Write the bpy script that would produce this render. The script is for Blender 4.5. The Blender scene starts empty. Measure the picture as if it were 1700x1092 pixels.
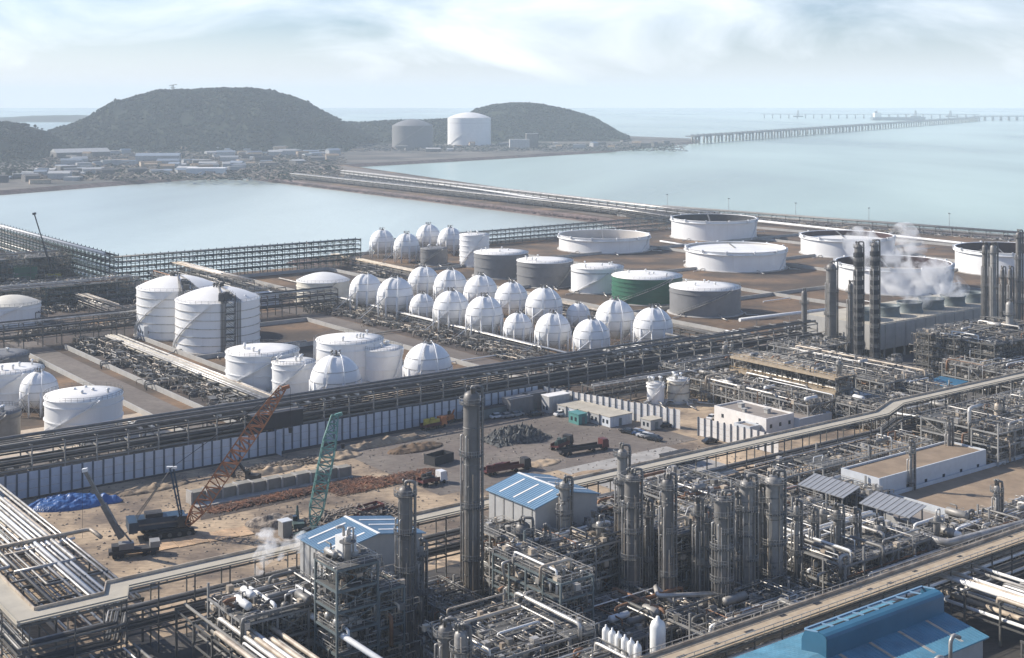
import bpy, math, random
from mathutils import Vector, Matrix, noise
R = random.Random(7)
rad = math.radians
sc = bpy.context.scene
F, HY, CH = 2200.0, 160.0, 95.0          # focal length in photo pixels, horizon row, camera height (m)

# ---------------------------------------------------------------- camera
cd = bpy.data.cameras.new("Camera"); cam = bpy.data.objects.new("Camera", cd); sc.collection.objects.link(cam)
cam.location = (0, 0, CH); cam.rotation_euler = (rad(90), 0, 0)
cd.sensor_width = 36.0; cd.lens = 36.0 * F / 1700.0; cd.shift_y = -(546 - HY) / 1700.0
cd.clip_start = 1.0; cd.clip_end = 60000.0
sc.camera = cam
# ---------------------------------------------------------------- world
SUN_EL = rad(33); SDX, SDY = 0.95, -0.31      # horizontal travel direction of the light
w = bpy.data.worlds.new("World"); sc.world = w; w.use_nodes = True
nt = w.node_tree; nt.nodes.clear()
def N(nt, t, **k):
    n = nt.nodes.new(t)
    for a, b in k.items():
        if a.startswith('i_'): n.inputs[int(a[2:])].default_value = b
        else: setattr(n, a, b)
    return n
def L(nt, a, b): nt.links.new(a, b)
sky = N(nt, 'ShaderNodeTexSky', sky_type='NISHITA', sun_disc=False)
sky.sun_elevation = SUN_EL
sky.sun_rotation = math.atan2(-SDX, -SDY)
sky.air_density = 1.0; sky.dust_density = 0.7; sky.ozone_density = 2.0; sky.altitude = 0
tc = N(nt, 'ShaderNodeTexCoord'); mp = N(nt, 'ShaderNodeMapping'); mp.inputs['Scale'].default_value = (5.0, 5.0, 14.0)
mp.inputs['Rotation'].default_value = (0, rad(6), 0)
L(nt, tc.outputs['Generated'], mp.inputs['Vector'])
nz = N(nt, 'ShaderNodeTexNoise'); nz.inputs['Scale'].default_value = 1.0; nz.inputs['Detail'].default_value = 7; nz.inputs['Roughness'].default_value = 0.55; nz.inputs['Distortion'].default_value = 0.6
L(nt, mp.outputs[0], nz.inputs['Vector'])
cr = N(nt, 'ShaderNodeValToRGB'); cr.color_ramp.elements[0].position = 0.36; cr.color_ramp.elements[1].position = 0.74
L(nt, nz.outputs['Fac'], cr.inputs[0])
# white near the horizon
sx = N(nt, 'ShaderNodeSeparateXYZ'); L(nt, tc.outputs['Generated'], sx.inputs[0])
mr = N(nt, 'ShaderNodeMapRange'); mr.inputs['From Min'].default_value = -0.01; mr.inputs['From Max'].default_value = 0.06
mr.inputs['To Min'].default_value = 0.66; mr.inputs['To Max'].default_value = 0.0
L(nt, sx.outputs['Z'], mr.inputs['Value'])
mx0 = N(nt, 'ShaderNodeMath', operation='MAXIMUM'); L(nt, mr.outputs[0], mx0.inputs[0])
mc = N(nt, 'ShaderNodeMath', operation='MULTIPLY', i_1=0.85); L(nt, cr.outputs['Color'], mc.inputs[0]); L(nt, mc.outputs[0], mx0.inputs[1])
hs = N(nt, 'ShaderNodeMix', data_type='RGBA', blend_type='MULTIPLY'); hs.inputs['Factor'].default_value = 1.0
L(nt, sky.outputs[0], hs.inputs['A']); hs.inputs['B'].default_value = (0.84, 0.99, 1.28, 1)
mixc = N(nt, 'ShaderNodeMix', data_type='RGBA'); 
fd = N(nt, 'ShaderNodeMapRange'); fd.inputs['From Min'].default_value = 0.10; fd.inputs['From Max'].default_value = 0.28; fd.inputs['To Min'].default_value = 1.0; fd.inputs['To Max'].default_value = 0.12
L(nt, sx.outputs['Z'], fd.inputs['Value']); mf = N(nt, 'ShaderNodeMath', operation='MULTIPLY'); L(nt, mx0.outputs[0], mf.inputs[0]); L(nt, fd.outputs[0], mf.inputs[1])
L(nt, mf.outputs[0], mixc.inputs['Factor'])
L(nt, hs.outputs['Result'], mixc.inputs['A']); mixc.inputs['B'].default_value = (12.9, 13.4, 14.2, 1)
bg = N(nt, 'ShaderNodeBackground'); bg.inputs['Strength'].default_value = 0.077
L(nt, mixc.outputs['Result'], bg.inputs[0])
wo = N(nt, 'ShaderNodeOutputWorld'); L(nt, bg.outputs[0], wo.inputs[0])
# ---------------------------------------------------------------- sun
sl = bpy.data.lights.new("Sun", 'SUN'); sl.energy = 5.0; sl.angle = rad(0.6); sl.color = (1.0, 0.92, 0.81)
so = bpy.data.objects.new("Sun", sl); sc.collection.objects.link(so)
d = Vector((SDX * math.cos(SUN_EL), SDY * math.cos(SUN_EL), -math.sin(SUN_EL)))
so.rotation_euler = d.to_track_quat('-Z', 'Y').to_euler(); so.location = (-300, 300, 400)
sc.view_settings.view_transform = 'Standard'; sc.view_settings.look = 'None'; sc.view_settings.exposure = 0.5; sc.view_settings.gamma = 1
sc.cycles.volume_bounces = 3; sc.cycles.max_bounces = 6; sc.cycles.volume_step_rate = 2.0

# ---------------------------------------------------------------- coordinate helpers
C37, S37 = math.cos(rad(37)), math.sin(rad(37))
ROT = rad(37)
def G(x, y, z=0.0):
    D = F * (CH - z) / (y - HY)
    return Vector(((x - 850) * D / F, D, z))
def W(u, v, z=0.0): return Vector((u * C37 - v * S37, u * S37 + v * C37, z))
def UV(p): return (p[0] * C37 + p[1] * S37, -p[0] * S37 + p[1] * C37)
def GU(x, y, z=0.0): return UV(G(x, y, z))

# ---------------------------------------------------------------- materials
MATS = {}
def mat(name, col, rough=0.6, metal=0.0, var=0.15, scale=0.6, col2=None, streak=0.0, streakcol=(0.25, 0.13, 0.07), bump=0.0, bscale=3.0, world=False, det=6, spec=0.5, contrast=(0.35, 0.7)):
    m = bpy.data.materials.new(name); m.use_nodes = True; t = m.node_tree
    b = t.nodes['Principled BSDF']; b.inputs['Roughness'].default_value = rough; b.inputs['Metallic'].default_value = metal
    b.inputs['Specular IOR Level'].default_value = spec
    if world: src = N(t, 'ShaderNodeNewGeometry').outputs['Position']
    else: src = N(t, 'ShaderNodeTexCoord').outputs['Object']
    n1 = N(t, 'ShaderNodeTexNoise'); n1.inputs['Scale'].default_value = scale; n1.inputs['Detail'].default_value = det; n1.inputs['Roughness'].default_value = 0.6
    L(t, src, n1.inputs['Vector'])
    r1 = N(t, 'ShaderNodeValToRGB'); r1.color_ramp.elements[0].position = contrast[0]; r1.color_ramp.elements[1].position = contrast[1]
    c2 = col2 or tuple(max(0, c * (1 - var * 1.6)) for c in col)
    r1.color_ramp.elements[0].color = (*c2, 1); r1.color_ramp.elements[1].color = (*col, 1)
    L(t, n1.outputs['Fac'], r1.inputs[0]); out = r1.outputs[0]
    if world:   # patchy wear at two more scales: tyre tracks, damp spots, dust
        for sc_, lo in ((0.008, .72), (0.45, .78)):
            mq = N(t, 'ShaderNodeMapping'); mq.inputs['Rotation'].default_value = (0, 0, -0.65); mq.inputs['Scale'].default_value = (1, 3.2, 1); L(t, src, mq.inputs[0])
            nq = N(t, 'ShaderNodeTexNoise'); nq.inputs['Scale'].default_value = sc_; nq.inputs['Detail'].default_value = 8; nq.inputs['Distortion'].default_value = .8; L(t, mq.outputs[0], nq.inputs['Vector'])
            rq = N(t, 'ShaderNodeMapRange'); rq.inputs['From Min'].default_value = .36; rq.inputs['From Max'].default_value = .64; rq.inputs['To Min'].default_value = lo; rq.inputs['To Max'].default_value = 1.16
            L(t, nq.outputs['Fac'], rq.inputs['Value']); hq = N(t, 'ShaderNodeHueSaturation'); L(t, rq.outputs[0], hq.inputs['Value']); L(t, out, hq.inputs['Color']); out = hq.outputs[0]
    if streak:
        mp = N(t, 'ShaderNodeMapping'); mp.inputs['Scale'].default_value = (1.2, 1.2, 0.06); L(t, src, mp.inputs[0])
        n2 = N(t, 'ShaderNodeTexNoise'); n2.inputs['Scale'].default_value = 1.0; n2.inputs['Detail'].default_value = 5; L(t, mp.outputs[0], n2.inputs['Vector'])
        r2 = N(t, 'ShaderNodeValToRGB'); r2.color_ramp.elements[0].position = 0.55; r2.color_ramp.elements[1].position = 0.8
        r2.color_ramp.elements[1].color = (streak, streak, streak, 1)
        L(t, n2.outputs['Fac'], r2.inputs[0])
        mx = N(t, 'ShaderNodeMix', data_type='RGBA'); L(t, r2.outputs[0], mx.inputs['Factor']); L(t, out, mx.inputs['A']); mx.inputs['B'].default_value = (*streakcol, 1)
        out = mx.outputs['Result']
    oi = N(t, 'ShaderNodeObjectInfo'); mr = N(t, 'ShaderNodeMapRange'); mr.inputs['To Min'].default_value = 1 - var * 0.5; mr.inputs['To Max'].default_value = 1 + var * 0.3
    if not world:
        L(t, oi.outputs['Random'], mr.inputs['Value'])
        hv = N(t, 'ShaderNodeHueSaturation'); L(t, mr.outputs[0], hv.inputs['Value']); L(t, out, hv.inputs['Color']); out = hv.outputs[0]
    L(t, out, b.inputs['Base Color'])
    if bump:
        n3 = N(t, 'ShaderNodeTexNoise'); n3.inputs['Scale'].default_value = bscale; n3.inputs['Detail'].default_value = 5; L(t, src, n3.inputs['Vector'])
        bp = N(t, 'ShaderNodeBump'); bp.inputs['Strength'].default_value = bump; bp.inputs['Distance'].default_value = 0.3
        L(t, n3.outputs['Fac'], bp.inputs['Height']); L(t, bp.outputs[0], b.inputs['Normal'])
    MATS[name] = m; return m
mat('white', (0.80, 0.80, 0.79), 0.42, var=0.05, scale=0.15, streak=0.22, streakcol=(0.5, 0.44, 0.37))
mat('white_roof', (0.86, 0.85, 0.82), 0.5, var=0.06, scale=0.12, col2=(0.74, 0.72, 0.68))
mat('cream', (0.72, 0.68, 0.58), 0.6, var=0.1, scale=0.2, streak=0.4, streakcol=(0.4, 0.33, 0.22))
mat('grey_tank', (0.21, 0.21, 0.212), 0.6, var=0.1, scale=0.3, streak=0.3, streakcol=(0.2, 0.19, 0.18))
mat('dark_grey_tank', (0.17, 0.17, 0.175), 0.6, var=0.1, streak=0.3)
mat('brown_tank', (0.30, 0.27, 0.23), 0.7, var=0.15, streak=0.4, streakcol=(0.18, 0.15, 0.12))
mat('green', (0.028, 0.14, 0.08), 0.5, var=0.15, scale=0.3)
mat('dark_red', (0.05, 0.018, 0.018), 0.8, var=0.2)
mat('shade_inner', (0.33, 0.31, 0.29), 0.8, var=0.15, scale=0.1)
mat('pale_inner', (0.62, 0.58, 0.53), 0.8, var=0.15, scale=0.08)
mat('steel', (0.13, 0.127, 0.118), 0.6, var=0.2, scale=0.5)
mat('steel_light', (0.31, 0.305, 0.29), 0.55, var=0.15)
mat('steel_blue', (0.14, 0.17, 0.175), 0.55, var=0.15)
mat('steel_post', (0.27, 0.262, 0.245), 0.6, var=0.15)
mat('steel_green', (0.065, 0.105, 0.095), 0.6, var=0.2)
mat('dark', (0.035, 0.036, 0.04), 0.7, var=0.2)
mat('column', (0.18, 0.17, 0.158), 0.5, metal=0.2, var=0.18, scale=0.35, streak=0.4, streakcol=(0.09, 0.085, 0.08))
mat('column_pale', (0.33, 0.315, 0.29), 0.5, metal=0.15, var=0.2, scale=0.35, streak=0.5, streakcol=(0.15, 0.14, 0.13))
mat('pipe_silver', (0.66, 0.63, 0.58), 0.4, metal=0.3, var=0.35, scale=0.4)
mat('pipe_cream', (0.60, 0.52, 0.41), 0.5, var=0.3, scale=0.4, col2=(0.30, 0.24, 0.18))
mat('pipe_grey', (0.22, 0.212, 0.198), 0.5, metal=0.2, var=0.25)
mat('pipe_dark', (0.06, 0.06, 0.06), 0.5, var=0.25)
mat('pipe_rust', (0.33, 0.17, 0.09), 0.7, var=0.3)
mat('pipe_white', (0.78, 0.78, 0.76), 0.4, var=0.1)
mat('deck_tan', (0.46, 0.38, 0.27), 0.8, var=0.2, scale=0.6, col2=(0.36, 0.28, 0.19))
mat('deck_conc', (0.47, 0.43, 0.35), 0.85, var=0.12, scale=0.25, streak=0.3, streakcol=(0.3, 0.28, 0.25))
mat('grating', (0.12, 0.118, 0.11), 0.7, var=0.2, scale=1.0)
mat('orange_steel', (0.50, 0.33, 0.14), 0.7, var=0.2)
mat('concrete', (0.42, 0.40, 0.37), 0.85, var=0.2, scale=0.3, bump=0.2)
mat('trench_conc', (0.27, 0.255, 0.22), 0.9, var=0.2, scale=0.4, streak=0.4, streakcol=(0.14, 0.12, 0.1))
mat('conc_wall', (0.42, 0.41, 0.385), 0.85, var=0.12, scale=0.3, streak=0.35, streakcol=(0.22, 0.2, 0.18))
mat('asphalt', (0.115, 0.108, 0.10), 0.9, var=0.2, scale=0.08, world=True, col2=(0.075, 0.073, 0.073))
mat('road_grey', (0.19, 0.165, 0.138), 0.9, var=0.2, scale=0.05, world=True, det=10, col2=(0.12, 0.098, 0.085))
mat('earth', (0.22, 0.135, 0.072), 0.95, scale=0.028, world=True, contrast=(0.44, 0.66), col2=(0.07, 0.05, 0.035), bump=0.5, bscale=0.5, det=10)
mat('earth_pale', (0.47, 0.355, 0.235), 0.95, scale=0.06, world=True, contrast=(0.38, 0.6), col2=(0.15, 0.115, 0.088), bump=0.4, bscale=0.7, det=10)
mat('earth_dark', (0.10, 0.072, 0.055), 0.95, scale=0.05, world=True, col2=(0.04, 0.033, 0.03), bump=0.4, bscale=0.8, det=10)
mat('pad_cream', (0.55, 0.46, 0.35), 0.9, scale=0.06, world=True, col2=(0.42, 0.34, 0.26))
mat('plate_tan', (0.62, 0.42, 0.25), 0.8, scale=0.25, world=True, col2=(0.36, 0.25, 0.16))
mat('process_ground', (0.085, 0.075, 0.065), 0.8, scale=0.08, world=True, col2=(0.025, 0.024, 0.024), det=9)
mat('fence_panel_shaded', (0.56, 0.60, 0.66), 0.5, var=0.1, scale=0.4, streak=0.25, streakcol=(0.3, 0.3, 0.3))  # white panels with the bluish shade of their unlit side in the colour
mat('fence_post', (0.12, 0.14, 0.17), 0.6)
mat('fence_white', (0.78, 0.75, 0.71), 0.5, var=0.1)
mat('blue_roof', (0.19, 0.32, 0.45), 0.4, var=0.12, scale=0.15)
mat('blue_deep', (0.03, 0.135, 0.225), 0.4, var=0.15, scale=0.15)
mat('blue_mid', (0.10, 0.27, 0.38), 0.5, var=0.2, scale=0.3, streak=0.3, streakcol=(0.2, 0.3, 0.36))
mat('wall_grey', (0.42, 0.42, 0.41), 0.6, var=0.08, streak=0.2)
mat('wall_white', (0.56, 0.59, 0.62), 0.6, var=0.08, streak=0.2, streakcol=(0.4, 0.38, 0.35))
mat('roof_brown', (0.31, 0.23, 0.155), 0.9, scale=0.25, col2=(0.21, 0.155, 0.105), var=0.1, bump=0.2)
mat('roof_greybrown', (0.30, 0.26, 0.225), 0.9, scale=0.3, var=0.15)
mat('tarp', (0.04, 0.13, 0.36), 0.38, var=0.2, scale=0.5, bump=0.8, bscale=1.2)
mat('rust', (0.23, 0.10, 0.05), 0.85, scale=0.35, col2=(0.10, 0.06, 0.045), contrast=(0.35, 0.6))
mat('rust_boom', (0.46, 0.20, 0.09), 0.7, var=0.3)
mat('boom_green', (0.15, 0.33, 0.29), 0.5, var=0.2)
mat('crane_blue', (0.018, 0.05, 0.09), 0.45, var=0.2)
mat('maroon', (0.13, 0.032, 0.03), 0.5, var=0.2)
mat('orange', (0.55, 0.18, 0.05), 0.6)
mat('yellow', (0.6, 0.48, 0.08), 0.6)
mat('glass', (0.03, 0.04, 0.05), 0.1)
mat('tyre', (0.02, 0.02, 0.02), 0.9)
mat('solar', (0.36, 0.37, 0.38), 0.35, metal=0.3, var=0.1)
mat('debris', (0.30, 0.25, 0.20), 0.9, scale=1.2, col2=(0.07, 0.06, 0.055), contrast=(0.4, 0.6))
mat('scrap', (0.12, 0.125, 0.12), 0.8, scale=1.5, col2=(0.03, 0.03, 0.03), contrast=(0.4, 0.6))
mat('forest', (0.030, 0.048, 0.034), 0.9, scale=0.03, col2=(0.012, 0.022, 0.018), world=True, det=10, spec=0.1, bump=0.4, bscale=0.2)
mat('hill_soil', (0.035, 0.045, 0.033), 0.95, scale=0.01, col2=(0.035, 0.045, 0.025), world=True, det=10, spec=0.1)
mat('rock_red', (0.20, 0.145, 0.13), 0.95, scale=0.15, col2=(0.09, 0.065, 0.06), world=True, bump=0.8, bscale=0.6, det=10)
mat('far_land', (0.15, 0.13, 0.11), 0.95, scale=0.01, col2=(0.045, 0.045, 0.04), world=True, det=10, contrast=(0.4, 0.6))
mat('hall_white', (0.46, 0.46, 0.45), 0.6, var=0.2); mat('hall_blue', (0.25, 0.30, 0.36), 0.6, var=0.2); mat('hall_grey', (0.20, 0.19, 0.18), 0.7, var=0.3)
mat('car_white', (0.75, 0.75, 0.75), 0.3); mat('car_silver', (0.45, 0.46, 0.48), 0.3, metal=0.4); mat('car_dark', (0.03, 0.035, 0.045), 0.3); mat('car_blue', (0.05, 0.10, 0.22), 0.3)
mat('office_green', (0.10, 0.28, 0.26), 0.5)

def water_mat(name, col, rough, bump, scale):
    m = bpy.data.materials.new(name); m.use_nodes = True; t = m.node_tree; b = t.nodes['Principled BSDF']
    g = N(t, 'ShaderNodeNewGeometry'); mp = N(t, 'ShaderNodeMapping'); mp.inputs['Scale'].default_value = (0.0012, 0.0004, 1); mp.inputs['Rotation'].default_value = (0, 0, 0.5)
    L(t, g.outputs['Position'], mp.inputs[0]); n = N(t, 'ShaderNodeTexNoise'); n.inputs['Scale'].default_value = 1; n.inputs['Detail'].default_value = 6; n.inputs['Distortion'].default_value = 1.0
    L(t, mp.outputs[0], n.inputs['Vector']); r = N(t, 'ShaderNodeValToRGB'); r.color_ramp.elements[0].position = .4; r.color_ramp.elements[1].position = .62
    r.color_ramp.elements[0].color = (*[c * 0.72 for c in col], 1); r.color_ramp.elements[1].color = (*[min(1, c * 1.3) for c in col], 1)
    L(t, n.outputs['Fac'], r.inputs[0]); L(t, r.outputs[0], b.inputs['Base Color'])
    b.inputs['Roughness'].default_value = rough; b.inputs['IOR'].default_value = 1.33
    mp2 = N(t, 'ShaderNodeMapping'); mp2.inputs['Scale'].default_value = (scale, scale * 0.35, 1); mp2.inputs['Rotation'].default_value = (0, 0, 0.3); L(t, g.outputs['Position'], mp2.inputs[0])
    n2 = N(t, 'ShaderNodeTexNoise'); n2.inputs['Scale'].default_value = 1; n2.inputs['Detail'].default_value = 8; n2.inputs['Roughness'].default_value = .65; L(t, mp2.outputs[0], n2.inputs['Vector'])
    bp = N(t, 'ShaderNodeBump'); bp.inputs['Strength'].default_value = bump; bp.inputs['Distance'].default_value = 1.0; L(t, n2.outputs['Fac'], bp.inputs['Height']); L(t, bp.outputs[0], b.inputs['Normal'])
    MATS[name] = m
water_mat('sea', (0.33, 0.42, 0.355), 0.22, 0.5, 0.12)
water_mat('basin', (0.42, 0.48, 0.44), 0.22, 0.4, 0.15)

# ---------------------------------------------------------------- mesh builder
class MB:
    def __init__(s): s.v = []; s.f = []; s.m = []; s.sm = []
    def quad(s, *pts, mi=0):
        i = len(s.v); s.v += [tuple(p) for p in pts]; s.f.append(tuple(range(i, i + len(pts)))); s.m.append(mi); s.sm.append(False); return s
    def hexa(s, P, mi=0):   # 8 points: bottom 4 ccw, top 4 ccw
        i = len(s.v); s.v += [tuple(p) for p in P]
        for q in ((3, 2, 1, 0), (4, 5, 6, 7), (0, 1, 5, 4), (1, 2, 6, 5), (2, 3, 7, 6), (3, 0, 4, 7)):
            s.f.append(tuple(i + k for k in q)); s.m.append(mi); s.sm.append(False)
        return s
    def box(s, x0, x1, y0, y1, z0, z1, mi=0):
        return s.hexa([(x0, y0, z0), (x1, y0, z0), (x1, y1, z0), (x0, y1, z0), (x0, y0, z1), (x1, y0, z1), (x1, y1, z1), (x0, y1, z1)], mi)
    def beam(s, p, q, w, h=None, mi=0):
        p = Vector(p); q = Vector(q); h = h or w; d = (q - p)
        if d.length < 1e-6: return s
        d.normalize(); up = Vector((0, 0, 1)) if abs(d.z) < 0.95 else Vector((0, 1, 0))
        a = d.cross(up).normalized() * w / 2; b = d.cross(a).normalized() * -h / 2
        return s.hexa([p - a - b, p + a - b, q + a - b, q - a - b, p - a + b, p + a + b, q + a + b, q - a + b], mi)
    def rings(s, rings, smooth=True, cap=True, mi=0, closed=False):
        n = len(rings[0]); i = len(s.v)
        for r in rings: s.v += [tuple(p) for p in r]
        for k in range(len(rings) - 1):
            for j in range(n):
                a = i + k * n + j; b = i + k * n + (j + 1) % n
                s.f.append((a, b, b + n, a + n)); s.m.append(mi); s.sm.append(smooth)
        if cap:
            s.f.append(tuple(i + j for j in reversed(range(n)))); s.m.append(mi); s.sm.append(False)
            e = i + (len(rings) - 1) * n
            s.f.append(tuple(e + j for j in range(n))); s.m.append(mi); s.sm.append(False)
        return s
    def path(s, pts, r, n=7, elbow=True, mi=0):
        P = [Vector(p) for p in pts]
        if elbow and len(P) > 2:
            Q = [P[0]]
            for k in range(1, len(P) - 1):
                a = P[k - 1] - P[k]; b = P[k + 1] - P[k]; e = min(2.2 * r, a.length * .4, b.length * .4)
                A = P[k] + a.normalized() * e; B = P[k] + b.normalized() * e
                Q += [A, A.lerp(P[k], .62).lerp(B.lerp(P[k], .62), .5), B]
            P = Q + [P[-1]]
        rs = []; ref = None
        for k, p in enumerate(P):
            t = (P[min(k + 1, len(P) - 1)] - P[max(k - 1, 0)]).normalized()
            if ref is None: ref = t.orthogonal().normalized()
            ref = (ref - t * ref.dot(t)); ref = ref.normalized() if ref.length > 1e-4 else t.orthogonal().normalized()
            o = t.cross(ref)
            rs.append([p + (ref * math.cos(2 * math.pi * j / n) + o * math.sin(2 * math.pi * j / n)) * r for j in range(n)])
        return s.rings(rs, mi=mi)
    def tube(s, p, q, r, n=7, mi=0): return s.path([p, q], r, n, mi=mi)
    def lathe(s, prof, n=24, cx=0, cy=0, cz=0, cap=True, smooth=True, mi=0):
        rs = [[(cx + r * math.cos(2 * math.pi * j / n), cy + r * math.sin(2 * math.pi * j / n), cz + z) for j in range(n)] for r, z in prof]
        return s.rings(rs, smooth=smooth, cap=cap, mi=mi)
    def hlathe(s, prof, n=14, c=(0, 0, 0), ax='x', mi=0):
        rs = []
        for r, t in prof:
            ring = []
            for j in range(n):
                a = 2 * math.pi * j / n
                ring.append((c[0] + t, c[1] + r * math.cos(a), c[2] + r * math.sin(a)) if ax == 'x' else (c[0] - r * math.cos(a), c[1] + t, c[2] + r * math.sin(a)))
            rs.append(ring)
        return s.rings(rs, mi=mi)
    def arc_strip(s, r0, r1, z0, z1, a0, a1, n=12, cx=0, cy=0, cz=0, zt0=None, mi=0):
        # ring sector with box section, z may ramp from z0..z1 to zt0
        for k in range(n):
            A = a0 + (a1 - a0) * k / n; B = a0 + (a1 - a0) * (k + 1) / n
            s.hexa([(cx + r * math.cos(t), cy + r * math.sin(t), cz + z) for z in (z0, z1) for r, t in ((r0, A), (r1, A), (r1, B), (r0, B))], mi)
        return s
    def sphere(s, r, n=32, m=16, c=(0, 0, 0), mi=0):
        prof = [(max(1e-3, r * math.sin(math.pi * k / m)), -r * math.cos(math.pi * k / m)) for k in range(m + 1)]
        return s.lathe(prof, n, c[0], c[1], c[2], cap=False, mi=mi)
    def build(s, name, mats, parent=None, loc=None, **tags):
        me = bpy.data.meshes.new(name); me.from_pydata(s.v, [], s.f)
        if isinstance(mats, str): mats = [mats]
        for m in mats: me.materials.append(MATS[m])
        if len(mats) > 1: me.polygons.foreach_set('material_index', s.m)
        me.polygons.foreach_set('use_smooth', s.sm); me.update()
        o = bpy.data.objects.new(name, me); sc.collection.objects.link(o)
        if parent is not None: o.parent = parent
        if loc is not None: o.location = loc
        for k, v in tags.items(): o[k] = v
        return o
def T(name, label, cat, loc, rot=0.0, group=None, scale=1.0):
    o = bpy.data.objects.new(name, None); sc.collection.objects.link(o); o.empty_display_size = 1
    o.location = loc; o.rotation_euler = (0, 0, rot); o.scale = (scale,) * 3
    o['label'] = label; o['category'] = cat
    if group: o['group'] = group
    return o
KIDS = {}
def dup(root, loc, rot=None, label=None, scale=None, group=None, swap=None):
    r = root.copy(); sc.collection.objects.link(r); r.location = loc
    if rot is not None: r.rotation_euler = (0, 0, rot)
    if scale is not None: r.scale = (scale,) * 3 if not isinstance(scale, tuple) else scale
    if label: r['label'] = label
    if group: r['group'] = group
    def rec(a, b):
        for ch in KIDS.setdefault(a.name, [c for c in a.children]):
            c = ch.copy(); sc.collection.objects.link(c); c.parent = b
            if swap:
                for k, (old, new) in enumerate(swap.items()):
                    if c.data and c.data.materials and c.data.materials[0].name == old:
                        c.data = c.data.copy(); c.data.materials[0] = MATS[new]
            rec(ch, c)
    rec(root, r); return r
def struct(name, b, m): return b.build(name, m, kind='structure')

# ---------------------------------------------------------------- ground, water, terrain
def sheet(name, pts, z, m, uv=True, n=1):
    b = MB(); P = [W(u, v, z) if uv else Vector((u, v, z)) for u, v in pts]
    b.quad(*P); return struct(name, b, m)
def triangulate_sheet(name, pts, z, m, skirt=None, skirt_m=None, out=8.0):
    from mathutils.geometry import tessellate_polygon
    P = [Vector((x, y, z)) for x, y in pts]; b = MB(); b.v = [tuple(p) for p in P]
    for t in tessellate_polygon([P]):
        a, c, e = t
        nrm = (P[c] - P[a]).cross(P[e] - P[a]).z
        b.f.append(t if nrm > 0 else (a, e, c)); b.m.append(0); b.sm.append(False)
    if skirt is not None:
        area = sum(P[i].x * P[(i + 1) % len(P)].y - P[(i + 1) % len(P)].x * P[i].y for i in range(len(P)))
        sg = 1 if area > 0 else -1; k = len(P); ring = []
        for i in range(k):
            a = P[i] - P[i - 1]; c = P[(i + 1) % k] - P[i]
            na = Vector((a.y, -a.x, 0)).normalized() * sg; nc = Vector((c.y, -c.x, 0)).normalized() * sg
            nn = (na + nc); nn = nn.normalized() * min(1.6, 1 / max(0.4, nn.length / 2)) * out
            ring.append(P[i] + nn + Vector((0, 0, skirt - z)))
        i0 = len(b.v); b.v += [tuple(p) for p in ring]
        for i in range(k):
            j = (i + 1) % k
            q = (i, i0 + i, i0 + j, j) if sg > 0 else (j, i0 + j, i0 + i, i)
            b.f.append(q); b.m.append(1); b.sm.append(False)
        return b.build(name, [m, skirt_m], kind='structure')
    return struct(name, b, m)
seab = MB(); seab.quad((-12000, -300, -4), (12000, -300, -4), (12000, 11500, -4), (-12000, 11500, -4)); struct('sea', seab, 'sea')
# still water of the basin between the plant and the causeway
bas = [W(243, 655, -3.96), W(380, 655, -3.96), W(380, 692, -3.96), W(665, 692, -3.96), W(690, 790, -3.96), G(430, 300, -3.96), G(425, 291, -3.96), G(180, 306, -3.96), G(0, 319, -3.96), W(243, 1500, -3.96)]
triangulate_sheet('basin_water', [(p.x, p.y) for p in bas], -3.96, 'basin')
# plant platform with causeway
pl = [W(243, 1500), W(243, 662), W(372, 662), W(372, 700), W(655, 700), W(684, 782), G(432, 293), G(568, 273), W(765, 815), W(818, 500), W(1000, -300), W(-200, -300), W(-200, 1500)]
triangulate_sheet('ground', [(p.x, p.y) for p in pl], 0, 'earth', -4.6, 'rock_red', 9)
fl = [G(-500, 345), G(0, 316), G(180, 302), G(330, 291), G(423, 286), G(432, 293), G(568, 273), G(700, 266), G(830, 259), G(1000, 249), G(1080, 241), G(1150, 234.5), G(1155, 230), G(1050, 226), G(900, 222), G(700, 214), G(300, 210), G(150, 216), G(105, 222), G(60, 220), G(-500, 225)]
triangulate_sheet('far_land', [(p.x, p.y) for p in fl], 0.02, 'far_land', -4.6, 'rock_red', 12)

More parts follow.
